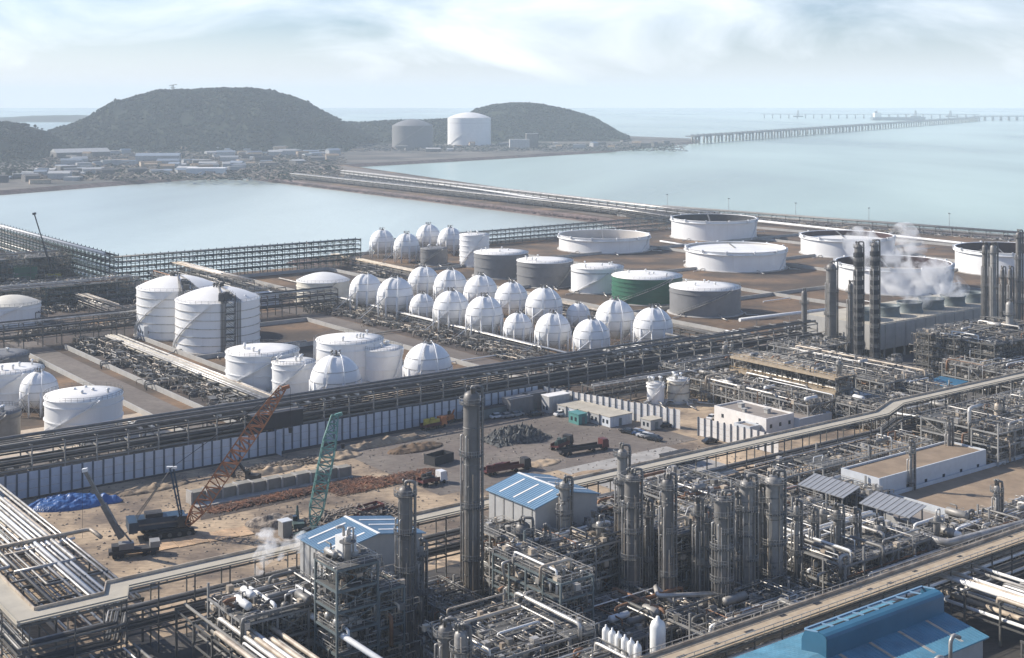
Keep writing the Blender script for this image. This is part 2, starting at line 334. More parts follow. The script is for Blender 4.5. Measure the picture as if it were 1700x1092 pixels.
def hill(name, prof, D, depth, seed, base=0.0, back=1.0, trees=3000, tsz=7.0, sign=0):
    xs = [p[0] for p in prof]; n = 110; m = 46
    def H(x):
        for (a, ya), (b_, yb) in zip(prof, prof[1:]):
            if a <= x <= b_:
                y = ya + (yb - ya) * (x - a) / (b_ - a); return max(0.0, CH - (y - HY) * D / F)
        return 0
    def hz(x, t):   # t -1 front .. 1 back
        s = math.cos(t * math.pi / 2) ** 1.15
        wv = noise.fractal(Vector((x * 0.02 + seed, t * 2.2, seed)), 1.0, 2.0, 5)
        e = 1 - abs(t)
        return H(x) * min(1.0, s) * (1 + 0.22 * wv * min(1, abs(t) * 3)) - 1.0 + (-3 if abs(t) > 0.99 else 0)
    b = MB(); V = []
    for j in range(m + 1):
        t = -1 + 2 * j / m
        for i in range(n + 1):
            x = xs[0] + (xs[-1] - xs[0]) * i / n
            V.append(((x - 850) * D / F, D + t * depth, hz(x, t)))
    b.v = V
    for j in range(m):
        for i in range(n):
            a = j * (n + 1) + i; b.f.append((a, a + 1, a + n + 2, a + n + 1)); b.m.append(0); b.sm.append(True)
    struct(name, b, 'hill_soil')
    tb = MB(); rr = random.Random(seed)
    ico = [(0, 0, 1), (.9, 0, .3), (.3, .85, .3), (-.7, .5, .3), (-.7, -.5, .3), (.3, -.85, .3), (0, 0, -.5)]
    icf = [(0, 1, 2), (0, 2, 3), (0, 3, 4), (0, 4, 5), (0, 5, 1), (6, 2, 1), (6, 3, 2), (6, 4, 3), (6, 5, 4), (6, 1, 5)]
    k = 0
    while k < trees:
        x = rr.uniform(xs[0], xs[-1]); t = rr.uniform(-.97, .25) if rr.random() < .8 else rr.gauss(0, .06)
        z = hz(x, t)
        if z < 1: k += 0.3; continue
        if noise.noise(Vector((x * .03, t * 4, seed + 9))) < -0.42: k += .2; continue
        s = tsz * rr.uniform(.6, 1.15); a = rr.uniform(0, 6.28); i0 = len(tb.v); X = (x - 850) * D / F; Y = D + t * depth
        for p in ico:
            q = rr.uniform(.75, 1.2); px = (p[0] * math.cos(a) - p[1] * math.sin(a)) * s * .6 * q; py = (p[0] * math.sin(a) + p[1] * math.cos(a)) * s * .6 * q
            tb.v.append((X + px, Y + py, z + s * .35 + p[2] * s * .62 * q))
        for f in icf: tb.f.append(tuple(i0 + c for c in f)); tb.m.append(0); tb.sm.append(False)
        k += 1
    tb.build('woodland', 'forest', kind='stuff', label='dark green woodland covering the ' + {1: 'big flat-topped hill', 2: 'headland behind the far white tank', 3: 'dark hill at the left edge', 4: 'low ridge between the hills', 5: 'low shore bank'}[sign], category='woodland')
hill('hill', [(100, 236), (118, 221), (140, 206), (170, 190), (205, 174), (235, 161), (262, 155), (300, 152), (350, 150), (395, 150), (425, 151), (450, 155), (475, 161), (505, 173), (532, 187), (555, 200), (580, 214), (615, 232)], 2650, 420, 11, trees=9000, sign=1)
hill('hill', [(480, 226), (520, 212), (560, 205), (600, 206), (640, 203), (700, 202), (760, 200), (800, 205), (830, 225)], 2950, 300, 23, trees=3500, sign=4)
hill('hill', [(740, 222), (770, 200), (790, 184), (820, 177), (850, 174), (900, 177), (950, 187), (985, 197), (1010, 212), (1030, 224), (1050, 231)], 3050, 260, 37, trees=4500, tsz=7.5, sign=2)
hill('hill', [(-260, 215), (-120, 203), (0, 206), (40, 209), (56, 217), (72, 230), (100, 246), (130, 254)], 2150, 240, 51, trees=4500, tsz=5.5, sign=3)
def ridge(name, prof, D, depth):
    b = MB(); V = []; n = 60
    for j in range(7):
        t = -1 + j / 3
        for i in range(n + 1):
            x = prof[0][0] + (prof[-1][0] - prof[0][0]) * i / n; y = 0
            for (a, ya), (c, yc) in zip(prof, prof[1:]):
                if a <= x <= c: y = ya + (yc - ya) * (x - a) / (c - a)
            z = max(0, CH - (y - HY) * D / F) * (1 - t * t) * (1 + .15 * noise.noise(Vector((x * .1, t, 3)))) - 4.5
            V.append(((x - 850) * D / F, D + t * depth, z))
    b.v = V
    for j in range(6):
        for i in range(n):
            a = j * (n + 1) + i; b.f.append((a, a + 1, a + n + 2, a + n + 1)); b.m.append(0); b.sm.append(True)
    struct(name, b, 'hill_soil')
ridge('distant_island', [(-300, 195), (0, 193), (60, 190), (120, 189), (170, 192), (230, 200)], 5500, 400)
# ground patches (uw rectangles), each a few cm above the one below
def patch(name, u0, u1, w0, w1, z, m): return sheet(name, [(u0, w0), (u1, w0), (u1, w1), (u0, w1)], z, m)
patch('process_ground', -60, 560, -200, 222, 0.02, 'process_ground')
patch('brown_ground', 222, 420, 199, 222, 0.035, 'earth')
patch('yard_ground', 60, 264, 222, 318, 0.03, 'earth_pale')
patch('gravel', 264, 345, 222, 316, 0.03, 'earth_pale')
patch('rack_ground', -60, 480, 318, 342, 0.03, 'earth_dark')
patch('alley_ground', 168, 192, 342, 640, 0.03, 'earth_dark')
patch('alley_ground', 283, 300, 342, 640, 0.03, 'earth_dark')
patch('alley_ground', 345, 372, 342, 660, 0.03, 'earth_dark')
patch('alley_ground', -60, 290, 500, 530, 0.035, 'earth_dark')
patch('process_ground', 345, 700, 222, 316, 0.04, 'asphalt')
patch('road', 152, 162, 342, 640, 0.05, 'road_grey')
patch('road', 272, 282, 342, 655, 0.05, 'road_grey')
patch('road', 378, 388, 342, 655, 0.05, 'road_grey')
patch('road', 60, 350, 343, 351, 0.055, 'road_grey')
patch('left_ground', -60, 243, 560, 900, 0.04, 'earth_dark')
patch('parking_yard', 176, 262, 262, 316, 0.06, 'road_grey')
patch('concrete_pad', 212, 250, 236, 262, 0.065, 'concrete')
patch('concrete_pad', 205, 267, 342, 378, 0.05, 'pad_cream')
patch('concrete_pad', 95, 150, 345, 385, 0.05, 'pad_cream')
b0 = MB(); b0.quad(*[W(u, v, .06) for u, v in ((752, 800), (806, 400), (828, 400), (766, 812))]); struct('sea_wall_crest', b0, 'rock_red')
# causeway surface
cw = [W(690, 790), W(756, 810), G(560, 274), G(470, 283)]
cb = MB(); cb.quad(*[Vector((p.x, p.y, .03)) for p in cw]); struct('causeway_road', cb, 'road_grey')

# ---------------------------------------------------------------- tanks
def stair_spiral(b, r, h, a0, a1, wd=0.9, n=40, mi=0):
    pts = []
    for k in range(n + 1):
        t = k / n; a = a0 + (a1 - a0) * t; z = h * t
        for rr_ in (r + .15, r + .15 + wd): pass
        pts.append((a, z))
    for (a, z), (c, z2) in zip(pts, pts[1:]):
        P = lambda rr_, t, zz: (rr_ * math.cos(t), rr_ * math.sin(t), zz)
        b.hexa([P(r + .1, a, z - .12), P(r + wd, a, z - .12), P(r + wd, c, z2 - .12), P(r + .1, c, z2 - .12), P(r + .1, a, z + .08), P(r + wd, a, z + .08), P(r + wd, c, z2 + .08), P(r + .1, c, z2 + .08)], mi)
        b.beam(P(r + wd, a, z + 1.1), P(r + wd, c, z2 + 1.1), .09, mi=mi)
        b.beam(P(r + wd, a, z), P(r + wd, a, z + 1.1), .06, mi=mi)
def rail_ring(b, r, z, h=1.1, n=28, a0=0, a1=2 * math.pi, t=.07):
    for k in range(n):
        A = a0 + (a1 - a0) * k / n; B = a0 + (a1 - a0) * (k + 1) / n
        p = lambda a, zz: (r * math.cos(a), r * math.sin(a), zz)
        b.beam(p(A, z), p(A, z + h), t); b.beam(p(A, z + h), p(B, z + h), t); b.beam(p(A, z + h * .5), p(B, z + h * .5), t * .8)
def tank(x0, x1, yr, yb, style, label, shell='white', roof='white_roof', nrings=2, rise=None, inner='dark_red', depth=.35, stair=(-150, -50), group=None, cat='storage tank', name='storage_tank', ringm=None, extra=None, z0=0):
    xc = (x0 + x1) / 2; Df = F * CH / (yb - HY); hw = (x1 - x0) / 2; r = hw * Df / (F - hw); Dc = Df + r
    h = CH - (yr - HY) * Df / F; loc = ((xc - 850) * Dc / F, Dc, 0)
    t = T(name, label, cat, loc, group=group); n = 64
    f = MB(); f.lathe([(r + 1.2, 0), (r + 1.2, .35), (r + .2, .5)], n); f.build('foundation', 'concrete', t)
    if style == 'open':
        zr = h * (1 - depth)
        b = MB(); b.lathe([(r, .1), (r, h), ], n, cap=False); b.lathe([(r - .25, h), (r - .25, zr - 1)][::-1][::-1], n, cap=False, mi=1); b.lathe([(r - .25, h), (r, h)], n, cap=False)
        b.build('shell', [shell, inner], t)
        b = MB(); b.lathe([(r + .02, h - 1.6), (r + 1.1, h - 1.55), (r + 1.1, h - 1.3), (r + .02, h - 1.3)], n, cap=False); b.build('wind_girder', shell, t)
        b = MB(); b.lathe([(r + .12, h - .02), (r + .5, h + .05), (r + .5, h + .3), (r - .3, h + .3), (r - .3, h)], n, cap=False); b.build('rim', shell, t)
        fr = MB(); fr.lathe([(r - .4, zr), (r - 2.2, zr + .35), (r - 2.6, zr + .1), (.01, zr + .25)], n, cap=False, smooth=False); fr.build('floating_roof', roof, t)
        # rolling ladder on the floating roof
        lb = MB(); lb.beam((0, r * .1, zr + .7), (r * .0, r - .6, h - .2), .9, .15); lb.build('rolling_ladder', 'pipe_grey', t)
        for k in range(12):
            a = k / 12 * 6.283 + .2; p = MB(); p.box(-.5, .5, -.4, .4, -.3, 1.5); 
            o = p.build('foam_chamber', shell if k % 2 else 'pipe_white', t); o.location = ((r + .8) * math.cos(a), (r + .8) * math.sin(a), h - .7); o.rotation_euler = (0, 0, a)
    else:
        rise_ = rise if rise is not None else (r * .06 if style == 'cone' else r * .28)
        b = MB(); b.lathe([(r, .1), (r, h)], n, cap=False); b.build('shell', shell, t)
        b = MB()
        if style == 'cone': b.lathe([(r + .25, h - .25), (r + .25, h), (r * .5, h + rise_ * .55), (.02, h + rise_)], n, cap=False)
        else: b.lathe([(r + .25, h - .25), (r + .25, h)] + [(max(.02, r * math.cos(k / 8 * math.pi / 2)), h + rise_ * (1 - (math.cos(k / 8 * math.pi / 2)) ** 1.9)) for k in range(1, 9)], n, cap=False)
        b.build('roof', roof, t)
        rb = MB(); rail_ring(rb, r + .1, h, n=40); rb.build('handrail', 'pipe_grey', t)
        for k in range(5):
            vb = MB(); a = R.uniform(0, 6.28); q = R.uniform(.2, .8) * r; zz = h + rise_ * .4
            vb.lathe([(.3, 0), (.3, 1.3), (.5, 1.35), (.5, 1.7), (.05, 1.9)], 8, q * math.cos(a), q * math.sin(a), h); vb.build('vent', 'pipe_white', t)
        for k in range(nrings):
            zz = h * (k + 1) / (nrings + 1) if nrings > 2 else h * (.82 - .38 * k)
            b = MB(); b.lathe([(r + .01, zz - .12), (r + .3, zz - .12), (r + .3, zz + .12), (r + .01, zz + .12)], n, cap=False, smooth=False); b.build('stiffener_ring', ringm or shell, t)
    if style == 'open': stair = (-42, -16)
    b = MB(); stair_spiral(b, r, h, rad(stair[0]), rad(stair[1])); b.build('stairway', 'pipe_silver' if shell != 'white' else 'white', t)
    # nozzle pipes at the foot
    for k in range(3):
        b = MB(); a = rad(-20 - 55 * k + R.uniform(-8, 8)); c, s_ = math.cos(a), math.sin(a)
        b.path([(r * c * .98, r * s_ * .98, 1.2), ((r + 3) * c, (r + 3) * s_, 1.2), ((r + 3) * c, (r + 3) * s_, .5), ((r + 9) * c, (r + 9) * s_, .5)], .25); b.build('pipe', 'pipe_silver', t)
    if extra: extra(t, r, h)
    return t, r, h
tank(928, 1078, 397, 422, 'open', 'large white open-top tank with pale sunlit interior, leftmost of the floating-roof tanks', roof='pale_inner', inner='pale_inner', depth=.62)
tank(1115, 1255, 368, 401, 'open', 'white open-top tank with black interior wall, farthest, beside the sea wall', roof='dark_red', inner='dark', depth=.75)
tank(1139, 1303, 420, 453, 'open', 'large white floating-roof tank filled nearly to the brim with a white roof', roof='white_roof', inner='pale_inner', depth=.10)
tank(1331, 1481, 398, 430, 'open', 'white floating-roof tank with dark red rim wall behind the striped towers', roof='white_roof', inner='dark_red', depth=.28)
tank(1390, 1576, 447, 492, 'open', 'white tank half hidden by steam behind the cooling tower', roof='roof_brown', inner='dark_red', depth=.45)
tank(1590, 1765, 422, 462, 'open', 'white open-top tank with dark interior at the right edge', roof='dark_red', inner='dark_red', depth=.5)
tank(763, 812, 391, 444, 'cone', 'tall slim white tank with ribbed shell beside the rear spheres', nrings=5, roof='white_roof')
tank(698, 743, 414, 441, 'cone', 'small dark grey tank in front of the rear spheres', shell='dark_grey_tank', roof='grey_tank')
tank(787, 877, 423, 464, 'cone', 'dark grey tank with white cone roof, left of its twin', shell='grey_tank', group=None, stair=(-60, -20))
tank(858, 951, 437, 479, 'cone', 'dark grey tank with white cone roof and diagonal stair, left of the white tank', shell='grey_tank', stair=(-70, -15))
tank(948, 1035, 447, 489, 'cone', 'white tank with thin dark line between grey and green tanks', ringm='dark_grey_tank', nrings=1)
tank(1016, 1132, 464, 508, 'cone', 'green ribbed tank with white roof', shell='green', nrings=5, ringm='green')
tank(1112, 1229, 483, 528, 'cone', 'squat grey tank with white roof and one ring, right of the green tank', shell='grey_tank', nrings=1)
def tower_extra(t, r, h):
    # pipe tower on the side of the domed tanks
    b = MB(); a = rad(-62); cx, cy = (r + 1.6) * math.cos(a), (r + 1.6) * math.sin(a)
    for i in (-1.6, 1.6):
        for j in (-1.2, 1.2): b.beam((cx + i, cy + j, 0), (cx + i, cy + j, h + r * .2), .25)
    z = 0
    while z < h + r * .2:
        for i in (-1.6, 1.6): b.beam((cx + i, cy - 1.2, z), (cx + i, cy + 1.2, z), .16); b.beam((cx + i, cy - 1.2, z), (cx + i, cy + 1.2, z + 2.5), .1)
        for j in (-1.2, 1.2): b.beam((cx - 1.6, cy + j, z), (cx + 1.6, cy + j, z), .16); b.beam((cx - 1.6, cy + j, z + 2.5), (cx + 1.6, cy + j, z), .1)
        b.box(cx - 1.7, cx + 1.7, cy - 1.3, cy + 1.3, z, z + .08); z += 2.5
    b.build('stair_tower', 'steel', t)
    b = MB()
    for k in range(6):
        x = cx - 2.4 - .5 * k if k < 3 else cx + 2 + .5 * (k - 3); y = -math.sqrt(max(0, (r + .5) ** 2 - x * x))
        b.path([(x, y, 0.5), (x, y, h + .8), (x * .5, y * .5, h + r * .22), (0, 0, h + r * .32)], .16, 6)
    b.build('pipe', 'pipe_grey', t)
    b = MB(); z = h + r * .22
    b.box(-2.5, 2.5, -2.5, 2.5, z + .4, z + .6)
    for k in range(10): x, y = R.uniform(-2.2, 2.2), R.uniform(-2.2, 2.2); b.lathe([(.25, 0), (.25, 1.6), (.45, 1.7), (.45, 2.2), (.1, 2.4)], 6, x, y, z)
    for k in range(12):
        x, y = cx * R.uniform(.5, 1.0), cy * R.uniform(.5, 1.0); b.box(x - 1, x + 1, y - 1, y + 1, h + 1, h + 1 + R.uniform(.5, 3)) if k < 5 else b.beam((x, y, h), (x + R.uniform(-2, 2), y, h + 4), .12)
    b.build('roof_platform', 'steel', t)
tank(229, 359, 484, 566, 'dome', 'tall white domed tank standing behind its twin', nrings=5, stair=(-170, -80), extra=tower_extra, name='domed_tank', ringm='pipe_silver')
tank(293, 430, 505, 589, 'dome', 'tall white domed tank with stair tower on the front, nearer of the pair', nrings=5, stair=(-165, -85), extra=tower_extra, name='domed_tank', ringm='pipe_silver')
tank(493, 580, 470, 506, 'dome', 'white domed tank left of the spheres', nrings=3, name='domed_tank', shell='cream', roof='white_roof')
tank(-28, 65, 510, 545, 'dome', 'low white tank with stained dome roof at the left edge', nrings=1, name='domed_tank', roof='cream')
tank(376, 496, 592, 652, 'cone', 'wide white tank behind the orange boom, left of the front group')
tank(452, 523, 606, 661, 'cone', 'small white tank in front of the two wide ones')
tank(525, 636, 572, 640, 'cone', 'white tank rising behind the front sphere', stair=(-175, -160))
tank(603, 668, 583, 641, 'cone', 'slim white tank with diagonal stair between the two front spheres', stair=(-60, -15))
tank(77, 201, 668, 735, 'cone', 'wide white tank with small dark lettering and ring at the lower left', nrings=2, rise=1.6)
tank(-30, 70, 622, 680, 'cone', 'white tank behind the small legged sphere at the left edge')
tank(-40, 32, 690, 742, 'cone', 'weathered brown-grey tank cut by the left edge', shell='brown_tank', roof='grey_tank', nrings=1)
tank(-50, 45, 596, 618, 'cone', 'low grey tank with grey roof at the far left', shell='grey_tank', roof='grey_tank', nrings=1)
tank(1074, 1103, 638, 673, 'cone', 'small white tank, left of the stained pair by the fence', nrings=1, rise=.6)
tank(1108, 1144, 632, 671, 'cone', 'small cream tank, right of the pair by the fence', nrings=2, shell='cream', rise=.6, ringm='brown_tank')
tank(651, 719, 209, 246, 'dome', 'huge grey storage tank on the far shore', shell='grey_tank', roof='grey_tank', nrings=1, name='gas_tank', rise=12)
tank(743, 815, 196, 242, 'dome', 'huge white domed storage tank on the far shore', nrings=1, name='gas_tank', ringm='grey_tank', rise=11)

# ---------------------------------------------------------------- spheres
def make_sphere():
    r = 7.0; zc = 8.8
    t = T('sphere_tank', 'x', 'sphere tank', (0, 0, 0), group='white gas spheres standing on legs')
    b = MB(); b.sphere(r, 40, 20, (0, 0, zc)); b.build('shell', 'white', t)
    for k in range(10):
        a = 2 * math.pi * k / 10 + .1; c, s_ = math.cos(a), math.sin(a)
        b = MB(); b.tube((r * .99 * c, r * .99 * s_, 0), (r * .99 * c, r * .99 * s_, zc + .3), .33, 8); b.build('leg', 'white', t)
    b = MB()
    for k in range(10):
        a = 2 * math.pi * k / 10 + .1; a2 = 2 * math.pi * (k + 1) / 10 + .1; R_ = r * .99
        b.beam((R_ * math.cos(a), R_ * math.sin(a), .5), (R_ * math.cos(a2), R_ * math.sin(a2), 6), .12); b.beam((R_ * math.cos(a), R_ * math.sin(a), 6), (R_ * math.cos(a2), R_ * math.sin(a2), .5), .12)
    b.build('brace', 'pipe_silver', t)
    for z, m in ((zc + 3.2, 'pipe_silver'), (zc + .3, 'steel_light'), (zc - 3.0, 'steel_light')):
        R_ = math.sqrt(r * r - (z - zc) ** 2)
        b = MB(); b.lathe([(R_ - .1, z - .07), (R_ + .14, z - .06), (R_ + .14, z + .06), (R_ - .1, z + .07)], 36, cap=False, smooth=False); b.build('spray_ring', m, t)
    # stair: straight flight up to the equator then curved over the top
    b = MB(); b.beam((-r - 5.5, -5.0, 0), (-2.0, -r - .4, zc), .9, .25); b.beam((-r - 5.5, -5.0, 1.1), (-2.0, -r - .4, zc + 1.1), .08)
    pts = []
    for k in range(10):
        e = k / 9 * 1.3; pts.append((-(2.0) * math.cos(e), -(r + .35) * math.cos(e), zc + (r + .35) * math.sin(e)))
    for p, q in zip(pts, pts[1:]): b.beam(p, q, .8, .15); b.beam((p[0], p[1], p[2] + 1), (q[0], q[1], q[2] + 1), .07)
    b.build('stairway', 'white', t)
    b = MB(); b.box(-1.3, 1.3, -1.3, 1.3, zc + r + .02, zc + r + .14)
    for x, y in ((-1, -1), (1, 1), (-1, 1), (.4, -.6), (0, .8)): b.lathe([(.14, 0), (.14, .9), (.26, .95), (.26, 1.2), (.06, 1.3)], 6, x, y, zc + r - .1)
    for q in ((-1.3, -1.3), (1.3, -1.3), (1.3, 1.3), (-1.3, 1.3)): b.beam((q[0], q[1], zc + r), (q[0], q[1], zc + r + 1.2), .08)
    b.beam((-1.3, -1.3, zc + r + 1.2), (1.3, -1.3, zc + r + 1.2), .07); b.beam((1.3, -1.3, zc + r + 1.2), (1.3, 1.3, zc + r + 1.2), .07)
    b.build('top_platform', 'pipe_grey', t)
    b = MB(); b.path([(1.0, 0, zc + r + .6), (2.2, -3, zc + r - .2), (3.2, -6.2, zc + 3.6), (3.5, -6.9, zc + .5), (3.5, -6.9, .6)], .16, 6); b.build('pipe', 'white', t)
    return t
S0 = make_sphere()
sph = [(634, 401, 20, 'rear row of four beside the slim tank, first from the left'), (675, 408, 21, 'rear row of four, second from the left'), (711, 392, 20, 'rear row of four, behind the small dark tank'), (747, 397, 20, 'rear row of four, next to the slim tank'),
 (607, 481, 27, 'back row of the main group, at its left end'), (656, 490, 30, 'main group, second from the left end, with long stair'), (703, 468, 26, 'main group, farthest one, next to the pipe road'), (748, 475, 28, 'main group back row, right of the farthest one'),
 (798, 484, 28, 'main group back row, fourth along the pipe road'), (701, 508, 21, 'smallest one at the left of the front row'), (749, 512, 30, 'front row of main group, second, right of the smallest'), (804, 522, 31, 'front row of main group, third from left'),
 (849, 496, 28, 'back row of main group, centre, behind the front row'), (903, 508, 31, 'back row of main group, big one right of centre'), (860, 543, 24, 'front row, small one between two bigger spheres'), (918, 549, 30, 'front row, in front of the big back row one'),
 (960, 523, 20, 'small one half hidden between larger spheres'), (1021, 530, 33, 'large one near the right end with dark vertical pipes'), (982, 560, 31, 'front row, rightmost, near the long rack'), (1084, 543, 33, 'large one at the right end of the group')]
for i, (x, y, r, lab) in enumerate(sph):
    D = CH * F / (y - HY + 8.8 / 7 * r); s = r * D / F / 7.0
    loc = ((x - 850) * D / F, D, 0); l = 'white gas sphere, ' + lab
    if i == 0: S0.location = loc; S0.scale = (s,) * 3; S0['label'] = l
    else: dup(S0, loc, label=l, scale=s, rot=R.uniform(-.25, .25))
for x, y, r, lab in [(557, 629, 42, 'white gas sphere between two tanks in the front group, valves on top'), (710, 607, 40, 'white gas sphere beside the long rack at the right of the front group'), (65, 647, 31, 'small white gas sphere with tall neck and clear legs, at the left edge')]:
    D = CH * F / (y - HY + 8.8 / 7 * r * (.85 if r > 35 else 1)); s = r * D / F / 7.0
    dup(S0, ((x - 850) * D / F, D, -1.6 * s if r > 35 else 0), label=lab, scale=s)

# ---------------------------------------------------------------- pipe racks
PM = ['pipe_silver', 'pipe_cream', 'pipe_grey', 'pipe_silver', 'pipe_dark', 'pipe_grey', 'pipe_dark', 'pipe_silver', 'pipe_rust', 'steel', 'pipe_white']
def rack(label, pts, width, levels, bay=7, npipes=6, steel='steel', pr=(.12, .3), deck=None, pal=None, tray=False, group=None, rail=False, top_pipes=True, side=False, name='pipe_rack', seed=1):
    """pts: list of (u,w); levels: list of z; everything in local coordinates of the first point."""
    rr = random.Random(seed); o = W(pts[0][0], pts[0][1]); t = T(name, label, 'pipe rack', o, ROT, group)
    P = [Vector((p[0] - pts[0][0], p[1] - pts[0][1], 0)) for p in pts]; pal = pal or PM
    def off(k, d, z):
        a = (P[k] - P[k - 1]).normalized() if k > 0 else (P[1] - P[0]).normalized()
        b_ = (P[k + 1] - P[k]).normalized() if k < len(P) - 1 else a
        na = Vector((-a.y, a.x, 0)); nb = Vector((-b_.y, b_.x, 0)); n = (na + nb).normalized(); n = n / max(.5, n.dot(na))
        q = P[k] + n * d; return Vector((q.x, q.y, z))
    top = levels[-1]; hw = width / 2; cnt = 0
    bents = []
    for a, b_ in zip(P, P[1:]):
        Ls = (b_ - a).length; n = max(1, round(Ls / bay)); dr = (b_ - a).normalized(); nr = Vector((-dr.y, dr.x, 0))
        for k in range(n + (1 if b_ is P[-1] else 0)): bents.append((a + dr * (Ls * k / n), nr, dr))
    step = max(1, math.ceil(len(bents) / 95))
    for k, (c, nr, dr) in enumerate(bents):
        if k % step: continue
        b = MB(); w_ = .32 if width > 4 else .2
        for s in (-1, 1):
            q = c + nr * s * hw; b.beam(q, q + Vector((0, 0, top + (.0 if not side else 1.2))), w_)
        for z in levels: b.beam(c - nr * (hw + .3) + Vector((0, 0, z)), c + nr * (hw + .3) + Vector((0, 0, z)), w_ * .8, w_ * 1.1)
        if k % 4 == 2 and len(levels) > 1: b.beam(c - nr * hw + Vector((0, 0, levels[0])), c + nr * hw + Vector((0, 0, levels[1])), .14)
        b.build('bent_frame', steel, t)
    b = MB()
    for z in levels:
        for s in (-1, 1):
            for k in range(len(P) - 1): b.beam(off(k, s * hw, z - .35), off(k + 1, s * hw, z - .35), .2, .3)
    if side:
        for s in (-1, 1):
            for k, (c, nr, dr) in enumerate(bents[:-1]):
                c2 = bents[k + 1][0]
                for z0, z1 in zip([0] + levels, levels):
                    if rr.random() < .3: b.beam(c + nr * s * hw + Vector((0, 0, z0)), c2 + nr * s * hw + Vector((0, 0, z1)), .12)
    b.build('longitudinal_beam', steel, t)
    for li, z in enumerate(levels):
        if deck and li == len(levels) - 1: continue
        n = npipes if isinstance(npipes, int) else npipes[li]
        for k in range(n):
            d = -hw + width * (k + .5) / n + rr.uniform(-.15, .15); r_ = rr.uniform(*pr); r_ = min(r_, width / n * .42)
            s0 = 0; zz = z + .2 + r_
            pp = [off(j, d, zz) for j in range(len(P))]
            if len(P) == 2 and rr.random() < .35:
                x0 = rr.uniform(.02, .4); x1 = rr.uniform(.6, .98); A, B = pp; pp = [A.lerp(B, x0), A.lerp(B, x1)]
                nr = bents[0][1]; pp = [pp[0] - Vector((0, 0, 1.2 + r_))] + pp + [pp[-1] + nr * (1.5 if rr.random() < .5 else -1.5) * hw]
            m = rr.choice(pal); q = MB(); q.path(pp, r_, 7); q.build('pipe', m, t)
    if deck:
        b = MB()
        for k in range(len(P) - 1):
            A, B, C_, D_ = off(k, hw + .3, top + .12), off(k + 1, hw + .3, top + .12), off(k + 1, -hw - .3, top + .12), off(k, -hw - .3, top + .12)
            Z = Vector((0, 0, .22)); b.hexa([D_, C_, B, A, D_ + Z, C_ + Z, B + Z, A + Z])
        b.build('deck', deck, t)
        if deck == 'deck_tan':
            Ld = (P[1] - P[0]).length; rq_ = random.Random(5)
            for k in range(int(Ld / 9)):
                x = 9 * k + rq_.uniform(0, 5); q = MB(); y = rq_.uniform(-1.2, .4); q.box(x, x + rq_.uniform(.8, 2), y, y + rq_.uniform(.5, .9), top + .345, top + .36); q.build('painted_opening', 'dark', t)  # thin dark plates that paint the darkness of openings onto the deck
        # upstand along both edges made of tray covers
        for s in (-1, 1):
            b = MB()
            for k in range(len(P) - 1): b.beam(off(k, s * (hw + .1), top + .62), off(k + 1, s * (hw + .1), top + .62), .18, .5 if s > 0 else .25)
            b.build('tray_edge', 'pipe_cream' if s > 0 else deck, t)
    if rail:
        for s in (-1, 1):
            b = MB()
            for a_, b2 in zip(P, P[1:]): pass
            for k in range(len(P) - 1):
                A, B = off(k, s * (hw + .4), top + .3), off(k + 1, s * (hw + .4), top + .3); n = max(2, int((B - A).length / 2.2))
                for j in range(n): q = A.lerp(B, j / n); b.beam(q, q + Vector((0, 0, 1.1)), .07)
                b.beam(A + Vector((0, 0, 1.1)), B + Vector((0, 0, 1.1)), .09); b.beam(A + Vector((0, 0, .55)), B + Vector((0, 0, .55)), .06)
            b.build('handrail', 'pipe_silver', t)
    return t
DK = ['pipe_dark', 'pipe_grey', 'pipe_dark', 'pipe_grey', 'pipe_silver', 'pipe_dark', 'steel_green'] if False else ['pipe_dark', 'pipe_grey', 'pipe_dark', 'pipe_grey', 'pipe_silver', 'pipe_dark']
rack('long dark multi-level pipe rack behind the white site fence', [(20, 327), (384, 327)], 9, [4.0, 6.5, 9.0, 11.5], bay=8, npipes=[6, 5, 4, 4], pal=['pipe_dark', 'pipe_grey', 'pipe_grey', 'steel', 'pipe_dark', 'pipe_silver'], pr=(.2, .45), seed=3, steel='steel_post')
rack('elevated tray bridge with pale concrete deck crossing from lower left to the right edge', [(65, 262), (65, 214.5), (79.5, 214.5), (81.5, 219), (285, 218), (298, 223), (440, 223)], 3.6, [4.5, 7.5, 12], bay=6.5, npipes=[6, 6, 0], deck='deck_conc', pal=DK, seed=4, name='tray_bridge')
rack('tan grated tray rack running up beside the deep blue roof', [(92, 146), (330, 145.5)], 4.0, [4, 7, 9.6], bay=6.5, npipes=[6, 5, 0], deck='deck_tan', rail=True, seed=5, name='tray_bridge')
rack('wide rack of cream and silver pipes at the lower left, beside the blue tarp', [(80, 330), (80, 223)], 15, [4, 7.6], bay=9, npipes=[8, 15], pal=['pipe_cream', 'pipe_silver', 'pipe_cream', 'pipe_silver', 'pipe_grey', 'pipe_white'], pr=(.18, .42), seed=6)
rack('rack of large bright pipes running to the bottom edge left of the steel tower', [(94, 213), (94, 120)], 9, [5, 8.4], bay=7, npipes=[8, 9], pal=['pipe_cream', 'pipe_white', 'pipe_silver', 'pipe_grey'], pr=(.18, .45), seed=8)
rack('lower rack of thin pipes in the bottom left corner', [(74, 208), (74, 120)], 14, [4, 6], bay=7, npipes=[10, 8], pr=(.12, .3), seed=9)
rack('pipe rack running to the bottom edge right of the deep blue roof', [(211, 146), (211, 90)], 12, [4, 7.5], bay=7, npipes=[9, 10], pal=['pipe_cream', 'pipe_white', 'pipe_silver', 'pipe_grey'], pr=(.2, .45), seed=10)
rack('low rack of pale pipes crossing toward the right edge below the tan tray rack', [(190, 115), (300, 115)], 7, [4, 7, 9], bay=7, npipes=[5, 5, 5], pal=['pipe_silver', 'pipe_cream', 'pipe_grey'], pr=(.2, .5), seed=11)
